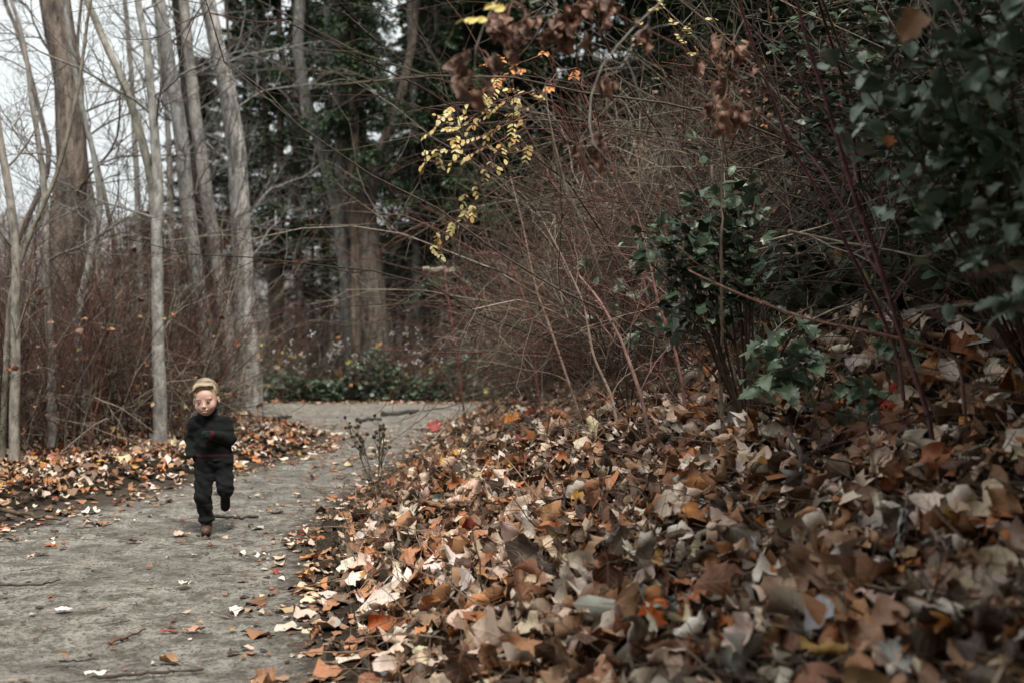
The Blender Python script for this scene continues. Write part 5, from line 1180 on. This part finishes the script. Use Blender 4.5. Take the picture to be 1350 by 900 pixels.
# dried flower stalks with round seed heads at the path edge
def seed_plant(label, lines, seed, d):
    r = np.random.default_rng(seed + 31); w0 = P(*lines[0][0], d); w0[2] = float(H(w0[0], d)); root = thing('dried_flower_stalk', label, 'dried plant', w0, 'dried flower stalks at the path edge')
    from math import ceil
    for ln in lines:
        mb = MB(); p = resample([np.r_[P(*q, d)] for q in ln], 18); p[0][2] = w0[2] - .02; p[1:] += r.normal(0, .004, (17, 3)); col = (.13, .11, .085)
        tubes(mb, (p - w0)[None], taper([.0075], 18, .5), 6, [col])
        s, dd, L, RR = spawn(p[None, 7:], taper([.005], 11, .6), [.45], 8, .1, 1, .6, .32, .7, r); dd[:, 2] += .5; a = grow(s, dd, L, 5, .1, .06, r); tubes(mb, a - w0, taper(np.maximum(RR, .0018), 5, .7), 4, np.tile(col, (8, 1)))
        # withered leaves along the stalk
        q = p[r.integers(2, 15, 14)] - w0; leaves(mb, q + np.array([0, 0, -.02]), r.normal(0, 1, (14, 3)), r.uniform(0, 6, 14), r.uniform(.03, .06, 14), 'lance', 6, 2, 2., 2., 1., .5, (.14, .115, .085), False, seed)
        mb.build('stalk', M['twig'], root)
        for e in list(a[:, -1]) + [p[-1]]:
            mb = MB(); rr_ = r.uniform(.008, .015); m1_, m2_ = 8, 6
            th = np.linspace(0, 2 * pi, m1_, endpoint=False); ph = np.linspace(.12, pi - .12, m2_)
            v = np.stack([np.sin(ph)[:, None] * np.cos(th)[None], np.sin(ph)[:, None] * np.sin(th)[None], np.cos(ph)[:, None] * np.ones((1, m1_))], -1) * rr_ * (1 + .12 * r.normal(0, 1, (m2_, m1_, 1)))
            idx = np.arange(m1_ * m2_).reshape(m2_, m1_); qd = np.stack([idx[:-1], idx[1:], np.roll(idx[1:], -1, 1), np.roll(idx[:-1], -1, 1)], -1).reshape(-1, 4)
            mb.add(v.reshape(-1, 3) + e - w0, qd); nsp = 40; dr = norm(r.normal(0, 1, (nsp, 3))); c0 = e - w0
            tubes(mb, np.stack([c0 + dr * rr_ * .9, c0 + dr * rr_ * 1.25, c0 + dr * rr_ * 1.5], 1), np.tile([.0012, .0009, .0003], (nsp, 1)), 3)
            mb.build('seed_head', M['seed'], root)
seed_plant('pair of dried stalks with round seed heads leaning left at the path edge', [[(493, 655), (484, 625), (472, 592), (460, 562)], [(495, 655), (487, 620), (480, 585), (470, 572)]], 1, 7.1)
seed_plant('upright dried stalks with round seed heads, right plant at the path edge', [[(497, 660), (499, 625), (500, 585), (502, 560)], [(500, 655), (503, 620), (504, 590), (507, 572)]], 2, 7.15)
# ------------------------------------------------------------------ the boy
class SDF:
    def __init__(s, lo, hi, h):
        s.lo = np.array(lo, float); s.h = h; s.n = np.ceil((np.array(hi) - s.lo) / h).astype(int) + 1
        s.F = np.full(s.n, .05)
    def _reg(s, lo, hi):
        a = np.clip(np.floor((np.array(lo) - s.lo) / s.h).astype(int), 0, s.n); b = np.clip(np.ceil((np.array(hi) - s.lo) / s.h).astype(int) + 1, 0, s.n)
        g = np.stack(np.meshgrid(*[s.lo[i] + s.h * np.arange(a[i], b[i]) for i in range(3)], indexing='ij'), -1)
        return tuple(slice(a[i], b[i]) for i in range(3)), g
    def comb(s, sl, d, k, sub):
        F = s.F[sl]
        if sub: d = -d; hh = np.clip(.5 - .5 * (d - F) / k, 0, 1); s.F[sl] = F * (1 - (1 - hh)) * 1 + 0 if False else -( (lambda a, b: b + (a - b) * np.clip(.5 + .5 * (b - a) / k, 0, 1) - k * np.clip(.5 + .5 * (b - a) / k, 0, 1) * (1 - np.clip(.5 + .5 * (b - a) / k, 0, 1)))(-F, -d)); return
        hh = np.clip(.5 + .5 * (d - F) / k, 0, 1); s.F[sl] = d + (F - d) * hh - k * hh * (1 - hh)
    def cap(s, a, b, ra, rb, k=.012, sub=False, sq=(1, 1, 1)):
        a = np.array(a, float); b = np.array(b, float); m = max(ra, rb) + .05
        sl, g = s._reg(np.minimum(a, b) - m, np.maximum(a, b) + m)
        if 0 in g.shape: return
        ab = b - a; t = np.clip(((g - a) @ ab) / max(ab @ ab, 1e-9), 0, 1)
        q = (g - a - t[..., None] * ab) / np.array(sq)
        s.comb(sl, (np.linalg.norm(q, axis=-1) - (ra + (rb - ra) * t)) * min(sq), k, sub)
    def ell(s, c, r, k=.012, sub=False, R=None):
        c = np.array(c, float); r = np.array(r, float); m = r.max() + .05
        sl, g = s._reg(c - m, c + m)
        if 0 in g.shape: return
        q = g - c
        if R is not None: q = q @ R
        k0 = np.linalg.norm(q / r, axis=-1); k1 = np.linalg.norm(q / r ** 2, axis=-1)
        s.comb(sl, k0 * (k0 - 1) / np.maximum(k1, 1e-6), k, sub)
    def mesh(s, mb, col=(1, 1, 1), disp=None):
        F = s.F.copy(); 
        for ax in range(3):
            ix = [slice(None)] * 3; ix[ax] = 0; F[tuple(ix)] = .05; ix[ax] = -1; F[tuple(ix)] = .05
        S = F < 0; nx, ny, nz = np.array(F.shape) - 1
        cnt = sum(S[i:i + nx, j:j + ny, k:k + nz].astype(int) for i in (0, 1) for j in (0, 1) for k in (0, 1))
        act = (cnt > 0) & (cnt < 8); I = np.argwhere(act); acc = np.zeros((len(I), 3)); num = np.zeros(len(I))
        cs = [np.array(c) for c in np.ndindex(2, 2, 2)]
        for a in cs:
            for ax in range(3):
                if a[ax]: continue
                b = a.copy(); b[ax] = 1
                fa = F[tuple((I + a).T)]; fb = F[tuple((I + b).T)]; m = (fa < 0) != (fb < 0)
                t = np.where(m, fa / np.where(m, fa - fb, 1), 0); p = a + (b - a) * t[:, None]
                acc += p * m[:, None]; num += m
        V = s.lo + s.h * (I + acc / num[:, None])
        idm = -np.ones(act.shape, int); idm[tuple(I.T)] = np.arange(len(I)); Q = []
        for ax in range(3):
            o = [(1, 2), (2, 0), (0, 1)][ax]
            sa = [slice(None)] * 3; sb = [slice(None)] * 3; sa[ax] = slice(0, -1); sb[ax] = slice(1, None)
            d = S[tuple(sa)].astype(int) - S[tuple(sb)].astype(int); E = np.argwhere(d != 0); sg = d[tuple(E.T)]
            ok = (E[:, o[0]] > 0) & (E[:, o[1]] > 0) & (E[:, o[0]] < act.shape[o[0]]) & (E[:, o[1]] < act.shape[o[1]]); E = E[ok]; sg = sg[ok]
            u = np.zeros(3, int); w = np.zeros(3, int); u[o[0]] = 1; w[o[1]] = 1
            q = np.stack([idm[tuple((E - u - w).T)], idm[tuple((E - w).T)], idm[tuple(E.T)], idm[tuple((E - u).T)]], 1)
            q[sg < 0] = q[sg < 0][:, ::-1]; Q.append(q)
        Q = np.concatenate(Q); Q = Q[(Q >= 0).all(1)]
        # light smoothing
        for _ in range(2):
            e = np.concatenate([Q[:, [0, 1]], Q[:, [1, 2]], Q[:, [2, 3]], Q[:, [3, 0]]]); sm = np.zeros_like(V); c = np.zeros(len(V))
            for a_, b_ in ((0, 1), (1, 0)):
                for k in range(3): sm[:, k] += np.bincount(e[:, a_], V[e[:, b_], k], len(V))
                c += np.bincount(e[:, a_], minlength=len(V))
            V = V * .5 + .5 * sm / c[:, None]
        if disp is not None: V = disp(V)
        mb.add(V, Q, None, col(V) if callable(col) else col); return V

def rotm(yaw, pitch, roll):
    cy, sy, cp, sp, cr, sr = cos(yaw), sin(yaw), cos(pitch), sin(pitch), cos(roll), sin(roll)
    return np.array([[cy, -sy, 0], [sy, cy, 0], [0, 0, 1]]) @ np.array([[1, 0, 0], [0, cp, -sp], [0, sp, cp]]) @ np.array([[cr, 0, sr], [0, 1, 0], [-sr, 0, cr]])
BX, BY = -1.902, 6.2
boy = thing('person', 'small blond boy in a black knit jumper and black trousers running along the path', 'person', (BX, BY, float(HP(BX, BY))))
boy.rotation_euler = (0, 0, .28)
HC = np.array([-.004, -.045, .845]); HR = rotm(-.16, .10, -.10)     # head turned a touch to the picture's left
hp = lambda x, y, z: HC + HR @ np.array([x, y, z])
hip_l, hip_r = (-.012, .01, .42), (.095, .015, .42)
kn_l, an_l = (-.022, -.035, .235), (.002, .02, .065)
kn_r, an_r = (.112, -.05, .285), (.112, .15, .235)
sh_l, sh_r = (-.07, -.005, .695), (.112, .0, .69)
el_l, wr_l = (-.092, .045, .58), (-.092, -.03, .492)
el_r, wr_r = (.138, -.03, .588), (.018, -.14, .625)
b_ = SDF((-.2, -.24, -.01), (.24, .26, .98), .0035)
b_.cap(hip_l, hip_r, .048, .048); b_.cap((.04, .01, .44), (.03, -.005, .62), .062, .07, .03); b_.cap(sh_l, sh_r, .034, .034, .03)
b_.cap((.012, -.012, .68), HC + np.array([.002, .02, -.05]), .032, .034, .02)
for h_, k_, a_ in ((hip_l, kn_l, an_l), (hip_r, kn_r, an_r)): b_.cap(h_, k_, .05, .036); b_.cap(k_, a_, .036, .021)
b_.cap(an_l, (.0, -.035, .03), .02, .014); b_.cap(an_r, (.112, .165, .17), .02, .014)
for s_, e_, w_ in ((sh_l, el_l, wr_l), (sh_r, el_r, wr_r)): b_.cap(s_, e_, .03, .025); b_.cap(e_, w_, .025, .017)
def hand(F, wr, d, pal_n, thumb, sc=1., extra=0., k=.004):
    """palm with five separate bent fingers; d = hand direction, pal_n = palm normal, thumb = side of the thumb"""
    wr = np.array(wr, float); d = norm(np.array(d, float)); n_ = norm(np.array(pal_n, float)); s_ = norm(np.array(thumb, float))
    pc = wr + d * .026 * sc
    F.cap(wr, pc + s_ * .008 - d * .004, .0125 + extra, .011 + extra, .006); F.cap(wr, pc - s_ * .008 - d * .004, .0125 + extra, .010 + extra, .006)
    for i, (o, L) in enumerate(zip((.0165, .0058, -.0052, -.0155), (.024, .027, .025, .020))):
        k0 = pc + s_ * o; k1 = k0 + (d * .9 + n_ * .25) * L * .45; k2 = k1 + norm(d * .55 + n_ * .8) * L * .4; k3 = k2 + norm(d * .1 + n_ * 1.) * L * .3
        F.cap(k0 - d * .008, k1, .0056 + extra, .0052 + extra, k); F.cap(k1, k2, .0052 + extra, .0047 + extra, k); F.cap(k2, k3, .0047 + extra, .0042 + extra, k)
    t0 = wr + d * .008 + s_ * .011; t1 = t0 + s_ * .012 + d * .012 + n_ * .004; t2 = t1 + d * .012 + n_ * .007
    F.cap(t0, t1, .0068 + extra, .006 + extra, k); F.cap(t1, t2, .006 + extra, .005 + extra, k)
hl = (wr_l, (-.03, -.25, -1), (.9, .2, 0), (0, -1, .2)); hr = (wr_r, (-1, -.12, -.05), (0, .9, -.3), (0, -.3, 1))
hand(b_, *hl); hand(b_, *hr)
# head in its own frame
E_ = lambda c, r, k=.012, sub=False: b_.ell(hp(*c), r, k, sub, HR)
E_((0, .016, .028), (.073, .086, .078)); E_((0, -.02, -.03), (.063, .062, .060), .025); E_((0, -.034, -.072), (.036, .036, .026), .03)
E_((.032, -.052, -.042), (.026, .024, .026), .018); E_((-.032, -.052, -.042), (.026, .024, .026), .018)      # full cheeks
E_((0, -.062, .022), (.045, .02, .03), .02)                                                                  # forehead
for s_ in (-1, 1):
    E_((s_ * .028, -.092, -.010), (.013, .004, .0055), .006, True)                                           # eye sockets
    E_((s_ * .074, .012, -.018), (.008, .014, .021), .006); E_((s_ * .078, .006, -.017), (.004, .008, .012), .004, True)   # ears
    E_((s_ * .0095, -.092, -.040), (.007, .007, .006), .005)                                                  # nostrils
    E_((s_ * .028, -.070, .006), (.020, .008, .006), .012)                                                 # upper lids
b_.cap(hp(0, -.078, -.008), hp(0, -.093, -.036), .005, .0075, .010)
E_((0, -.084, -.060), (.021, .010, .0042), .005); E_((0, -.083, -.073), (.017, .010, .0045), .005)            # lips
E_((0, -.094, -.0665), (.020, .012, .0032), .003, True)
def skin(V):
    q = (V - HC) @ HR; c = np.tile(np.array([.55, .35, .275]), (len(V), 1))
    g = lambda c0, s: np.exp(-(((q - np.array(c0)) / s) ** 2).sum(1))[:, None]
    red = np.array([.54, .21, .16])
    for s_ in (-1, 1): w = .22 * g((s_ * .036, -.07, -.045), .02) + .3 * g((s_ * .078, .01, -.018), .018); c = c * (1 - w) + red * w
    w = .45 * np.clip(g((0, -.09, -.060), np.array([.017, .02, .0045])) + g((0, -.09, -.0735), np.array([.014, .02, .0045])), 0, 1); c = c * (1 - w) + np.array([.52, .20, .17]) * w
    w = .15 * g((0, -.098, -.038), .01); c = c * (1 - w) + red * w
    return c
m, n, l, b, out = new_mat('skin'); M['skin'] = m
l.new(N(n, "ShaderNodeAttribute", attribute_name='tint').outputs['Color'], b.inputs['Base Color']); b.inputs['Roughness'].default_value = .5
b.inputs['Subsurface Weight'].default_value = .15; b.inputs['Subsurface Radius'].default_value = (.012, .005, .003); b.inputs['Specular IOR Level'].default_value = .35
mb = MB(); b_.mesh(mb, skin); mb.build('body', M['skin'], boy)

def knit(name, col, sc=330, hl_=(.02, .026, .026)):
    m, n, l, b, out = new_mat(name); oc = obj_co(n)
    w = n.new("ShaderNodeTexWave"); w.inputs['Scale'].default_value = sc * .25; w.inputs['Distortion'].default_value = 2; w.bands_direction = 'Z'; l.new(oc, w.inputs['Vector'])
    nz = noise(n, l, sc, 4, .7, oc); at = N(n, "ShaderNodeAttribute", attribute_name='tint').outputs['Color']
    c = mixc(n, l, mrange(n, l, nz, .35, .7), at, mixc(n, l, 1., at, (1.9, 1.9, 1.9), 'MULTIPLY')); l.new(c, b.inputs['Base Color']); b.inputs['Roughness'].default_value = .95
    b.inputs['Sheen Weight'].default_value = .02; b.inputs['Sheen Roughness'].default_value = .5; b.inputs['Specular IOR Level'].default_value = .15
    ad = N(n, "ShaderNodeMath", operation='ADD'); l.new(w.outputs['Fac'], ad.inputs[0]); l.new(nz, ad.inputs[1]); bump(n, l, ad.outputs[0], .5, .002, b); return m
M['knit'] = knit('black_knit', None); M['cloth'] = knit('black_trouser_cloth', None, 700)
folds = lambda amp, fx, fz: (lambda V: V + np.stack([0 * V[:, 0], amp * np.sin(V[:, 2] * fz + V[:, 0] * fx + 2 * np.sin(V[:, 0] * 31)), 0 * V[:, 0]], -1) + .6 * amp * np.stack([np.sin(V[:, 2] * fz * 1.3 + V[:, 1] * fx), 0 * V[:, 0], 0 * V[:, 0]], -1))
j = SDF((-.2, -.24, .36), (.24, .16, .86), .0042)
j.cap((.04, .012, .43), (.03, -.005, .63), .083, .085, .03); j.cap((.1, .012, .435), (.085, 0, .62), .062, .06, .03); j.cap((-.02, .012, .435), (-.02, 0, .62), .058, .06, .03)
j.cap((-.055, -.005, .69), (.1, 0, .686), .046, .046, .035)
for s_, e_, w_ in ((sh_l, el_l, wr_l), (sh_r, el_r, wr_r)): j.cap(np.array(s_) - [0, 0, .012], e_, .043, .037, .02); j.cap(e_, w_, .038, .029, .012)
j.cap((.014, -.005, .70), (.006, -.02, .765), .062, .052, .02)                       # thick rolled collar
j.ell((.002, -.018, .775), (.062, .066, .016), .012)
j.cap((.0, -.02, .775), (-.004, -.035, .86), .040, .052, .006, True)                 # hollow where the neck rises
z_ = j.lo[2] + j.h * np.arange(j.n[2]); j.F = np.maximum(j.F, (.455 - z_)[None, None, :] - 0 * j.F)   # hem cut
def jcol(V):
    c = np.tile(np.array([.0062, .0072, .0070]), (len(V), 1)); wine = np.array([.038, .008, .012])
    tors = (V[:, 0] > -.05) | (V[:, 2] < .46); m = (np.abs(V[:, 2] - .492) < .0055) & (V[:, 0] > -.06); c[m] = wine
    for w_, e_ in ((wr_r, el_r),):
        d = norm(np.array(e_) - np.array(w_)); t = (V - np.array(w_)) @ d; rr_ = np.linalg.norm(V - np.array(w_) - t[:, None] * d, axis=1); c[(t > -.012) & (t < .012) & (rr_ < .042)] = wine
    return c
fj = lambda V: folds(.0035, 40, 70)(V) + .004 * np.stack([vnoise(V[:, 0] * 40, V[:, 2] * 40, 1), vnoise(V[:, 0] * 35 + 9, V[:, 2] * 55, 2), 0 * V[:, 0]], -1)
mb = MB(); j.mesh(mb, jcol, fj); mb.build('jumper', M['knit'], boy)
t_ = SDF((-.16, -.16, .03), (.24, .26, .52), .0042)
t_.cap((-.005, .012, .45), (.09, .012, .45), .076, .072, .02); t_.cap((.042, .01, .43), (.042, .008, .375), .066, .05, .02); t_.cap(hip_l, kn_l, .066, .050, .012); t_.cap(hip_r, kn_r, .062, .050, .012)
t_.cap(kn_l, (.0, .012, .095), .050, .042, .012); t_.cap(kn_r, (.112, .125, .235), .050, .042, .012)
t_.ell((.002, .004, .088), (.052, .054, .022), .012)
mb = MB(); t_.mesh(mb, (.0068, .0074, .0080), lambda V: folds(.004, 40, 60)(V) + .005 * np.stack([vnoise(V[:, 1] * 40, V[:, 2] * 50, 1), vnoise(V[:, 0] * 40 + V[:, 2] * 25, V[:, 2] * 45, 2), 0 * V[:, 0]], -1)); mb.build('trousers', M['cloth'], boy)
# gloves-like knitted mitten on the raised hand
g_ = SDF((-.1, -.2, .56), (.06, -.08, .68), .0024); hand(g_, *hr, extra=.0035, k=.003)
mb = MB(); g_.mesh(mb, (.009, .015, .015)); mb.build('glove', M['knit'], boy)
# boots
M['boot'] = mat_plain('boot_leather', (.085, .045, .028), .55, .4, 90, .5, .3, .001); M['sole'] = mat_plain('boot_sole', (.02, .017, .015), .8, .3, 60, .3); M['lace'] = mat_plain('boot_lace', (.3, .2, .12), .8)
def boot(an, toe, up):
    an = np.array(an, float); toe = np.array(toe, float); up = norm(np.array(up, float)); f = norm(toe - an - up * np.dot(toe - an, up)); root = None
    lo_ = np.minimum(an, toe) - .09; hi_ = np.maximum(an, toe) + .09; s = SDF(lo_, hi_, .0034)
    L = .075; o = an - up * .038
    s.cap(an + up * .045, an - up * .015, .034, .034, .012); s.cap(o - f * .018, o + f * L, .029, .026, .012); s.cap(o + f * .04 + up * .004, o + f * L, .030, .029, .01)
    g = np.stack(np.meshgrid(*[s.lo[i] + s.h * np.arange(s.n[i]) for i in range(3)], indexing='ij'), -1)
    hgt = (g - o) @ up; s.F = np.maximum(s.F, -.014 - hgt)
    mb = MB(); s.mesh(mb); bo = mb.build('boot', M['boot'], boy)
    s = SDF(lo_, hi_, .0034); s.cap(o - f * .02, o + f * L, .032, .0315, .01); hgt = (g - o) @ up
    s.F = np.maximum(s.F, np.abs(hgt + .017) - .007); mb = MB(); s.mesh(mb); mb.build('sole', M['sole'], bo)
    sd = np.cross(f, up)
    for k in range(4):
        c = an + up * (.014 - k * .011) + f * (.031 + k * .006) 
        p = np.stack([c - sd * .014 + up * .0, c + f * .003 + up * .003, c + sd * .014])[None]; mb = MB(); tubes(mb, p, np.full((1, 3), .0022), 5, [(1, 1, 1)]); mb.build('lace', M['lace'], bo)
boot((.0, .018, .062), (-.004, -.07, .03), (0, 0, 1)); boot((.112, .150, .222), (.112, .16, .14), (0, 1, .12))
# hair: a shaped mass swept to the picture's left, with combed strands over it
hs_ = SDF((-.12, -.17, .78), (.12, .08, .99), .0032)
EH = lambda c, r, k=.012, sub=False: hs_.ell(hp(*c), r, k, sub, HR)
EH((.002, .024, .036), (.0775, .088, .080)); EH((-.008, -.028, .078), (.054, .038, .024), .018); EH((-.042, -.040, .062), (.018, .026, .028), .016); EH((-.047, -.064, .034), (.010, .012, .020), .010)
EH((.010, -.088, .010), (.054, .046, .048), .010, True); EH((-.030, -.098, -.004), (.040, .034, .034), .008, True); EH((0, -.05, -.062), (.12, .075, .062), .01, True); EH((.066, -.075, .01), (.03, .045, .036), .008, True)
EH((0, .07, -.09), (.09, .09, .06), .015, True)
def hcol(V):
    q = (V - HC) @ HR; n_ = vnoise(q[:, 0] * 260, q[:, 1] * 60, 4)[:, None] * .5 + .5; c = np.array([.40, .31, .20]) * (.75 + .5 * n_); side = sstep(.05, -.02, q[:, 2])[:, None] * .3; return c * (1 - side) + np.array([.20, .135, .08]) * side
M['hair'] = mat_plain('blond_hair', rough=.5, tint=True, nsc=500, amt=.35, spec=.5)
def hd(V):
    q = (V - HC) @ HR; return V + ((.0035 * vnoise(q[:, 1] * 150 + q[:, 0] * 25, q[:, 2] * 40, 6) + .002 * vnoise(q[:, 1] * 330, q[:, 0] * 60, 7))[:, None] * norm(q)) @ np.eye(3)
mb = MB(); hs_.mesh(mb, hcol, hd)
r = np.random.default_rng(2); ns = 1800; u = r.uniform(0, 1, ns)
xs0 = r.uniform(.01, .062, ns); ys0 = r.uniform(-.06, .075, ns); ck_ = np.round(ys0 / .012); cid = (ck_ + 20).astype(int); crd = r.uniform(0, 1, 60)
st = np.stack([xs0, ys0, 0 * u], -1); T = np.linspace(0, 1, 9); paths = []
for i in range(ns):
    x0 = xs0[i]; y0 = ys0[i]; x1 = -.056 + r.normal(0, .010); y1 = y0 * .75 - .022 * (1 if y0 < .02 else .4) + r.normal(0, .006)
    X = x0 + (x1 - x0) * T; Y = y0 + (y1 - y0) * T - .016 * np.sin(T * pi) * (y0 < 0) + (ck_[i] * .012 - y0) * .85 * np.sin(T * pi) ** .7 + .003 * np.sin(T * 5 + 6 * crd[cid[i]])
    rr_ = 1 - (X / .079) ** 2 - ((Y - .022) / .092) ** 2; Z = .036 + .083 * np.sqrt(np.maximum(rr_, .02)); fr_ = sstep(.0, -.05, Y); Z = np.maximum(Z, Z * (1 - fr_) + fr_ * (.089 - .75 * np.maximum(-.02 - X, 0) - .25 * np.maximum(X, 0)))
    Z = Z + r.uniform(-.002, .003) + .004 * (crd[cid[i]] - .4) + .003 * np.sin(T * 7 + y0 * 90); paths.append(HC + np.stack([X, Y, Z], -1) @ HR.T)
c = np.array([.44, .345, .225]) * r.uniform(.5, 1.1, (ns, 1)) * (.55 + .75 * crd[cid])[:, None]; tubes(mb, np.array(paths), np.tile(np.linspace(1, .5, 9) * .0012, (ns, 1)), 3, c)
ns = 900; u = norm(r.normal(0, 1, (ns, 3))); u[:, 1] = np.abs(u[:, 1]) * 1.0 - .25; u = norm(u); u[:, 2] = np.abs(u[:, 2]) - .35; u = norm(u)   # short hair round the sides and back
q0 = np.array([.002, .024, .036]) + u * np.array([.0775, .088, .080]); keep = (q0[:, 1] > -.045) & (q0[:, 2] > -.03); q0 = q0[keep]; u = u[keep]; ns = len(q0)
dn = norm(np.cross(u, np.cross(u, np.array([.25, -.5, 1.])))); T4 = np.linspace(0, 1, 4)[None, :, None]
pp = HC + (q0[:, None] + (dn[:, None] * .016 + u[:, None] * .003) * T4 + u[:, None] * .0008) @ HR.T
tubes(mb, pp, np.tile(np.linspace(1, .4, 4) * .0011, (ns, 1)), 3, np.array([.44, .34, .22]) * r.uniform(.5, 1.3, (ns, 1)))
ns = 90; pl = []                                                         # forelock curling down over the temple
for i in range(ns):
    a0 = r.uniform(0, 1); x0 = -.020 - .03 * a0; z0 = .088 - .02 * a0; th = T * (1.6 + .3 * r.random()); rr_ = .030 + r.normal(0, .003)
    X = x0 - rr_ * np.sin(th) * .9; Z = z0 - rr_ * (1 - np.cos(th)) * 1.3; Y = -.070 - .014 * np.sin(T * 3) + r.normal(0, .004); pl.append(HC + np.stack([X, Y + 0 * X, Z], -1) @ HR.T)
tubes(mb, np.array(pl), np.tile(np.linspace(1, .5, 9) * .0014, (ns, 1)), 3, np.array([.46, .33, .2]) * r.uniform(.5, 1.3, (ns, 1)))
mb.build('hair', M['hair'], boy)
# eyes, brows, teeth
def ball(c, r_, mat, name, parent, sq=(1, 1, 1), col=(1, 1, 1)):
    th = np.linspace(0, 2 * pi, 14, endpoint=False); ph = np.linspace(.02, pi - .02, 10)
    v = np.stack([np.sin(ph)[:, None] * np.cos(th)[None], np.sin(ph)[:, None] * np.sin(th)[None], np.cos(ph)[:, None] * np.ones((1, 14))], -1) * r_ * np.array(sq)
    idx = np.arange(140).reshape(10, 14); q = np.stack([idx[:-1], idx[1:], np.roll(idx[1:], -1, 1), np.roll(idx[:-1], -1, 1)], -1).reshape(-1, 4)
    mb = MB(); mb.add((v.reshape(-1, 3)) @ HR.T + np.array(c), q, None, col); return mb.build(name, mat, parent)
M['eye'] = mat_plain('eye_white', (.50, .41, .36), .4, .2, 10, .05); M['iris'] = mat_plain('iris', (.02, .018, .016), .4, .15, 10, .05); M['brow'] = mat_plain('brow_hair', (.33, .22, .14), .8, .2, 300, .4); M['lash'] = mat_plain('lash_hair', (.10, .065, .045), .8); M['teeth'] = mat_plain('teeth', (.75, .7, .62), .3, .4, 10, .05); M['mouth'] = mat_plain('mouth_inside', (.10, .02, .018), .6)
for s_ in (-1, 1):
    e = ball(hp(s_ * .028, -.0790, -.0105), .0105, M['eye'], 'eye', boy, (1.1, 1, .40)); ball(hp(s_ * .028 - .001, -.0873, -.0105), .0054, M['iris'], 'iris', e, (1, .6, .72))
    mb = MB(); T5 = np.linspace(-1, 1, 7); pp = np.stack([hp(s_ * .030 + t * .015, -.0875 + .004 * t * t + .006 * abs(s_ * t + 1) * .3, .0085 - .0035 * t * t) for t in T5])[None]; tubes(mb, pp, np.array([[.0004, .001, .0013, .0013, .0012, .001, .0004]]), 5, [(1, 1, 1)]); mb.build('eyebrow', M['brow'], boy)
    mb = MB(); pp = np.stack([hp(s_ * .028 + t * .0125, -.0892 + .003 * t * t, -.0050 - .0035 * t * t) for t in T5])[None]; tubes(mb, pp, np.full((1, 7), .0009), 4, [(1, 1, 1)]); mb.build('eyelash', M['lash'], boy)
mb = MB(); T5 = np.linspace(-1, 1, 9); pp = np.stack([hp(t * .018, -.0850 + .008 * t * t, -.067 + .0035 * t * t) for t in T5])[None]; tubes(mb, pp, np.array([[.0006, .002, .003, .0034, .0036, .0034, .003, .002, .0006]]), 6, [(1, 1, 1)]); mb.build('mouth', M['mouth'], boy)
mb = MB(); pp = np.stack([hp(t * .0125, -.0885 + .005 * t * t, -.0648 + .0022 * t * t) for t in T5])[None]; tubes(mb, pp, np.array([[.0006, .0014, .0018, .0019, .0019, .0019, .0018, .0014, .0006]]), 5, [(1, 1, 1)]); mb.build('teeth', M['teeth'], boy)
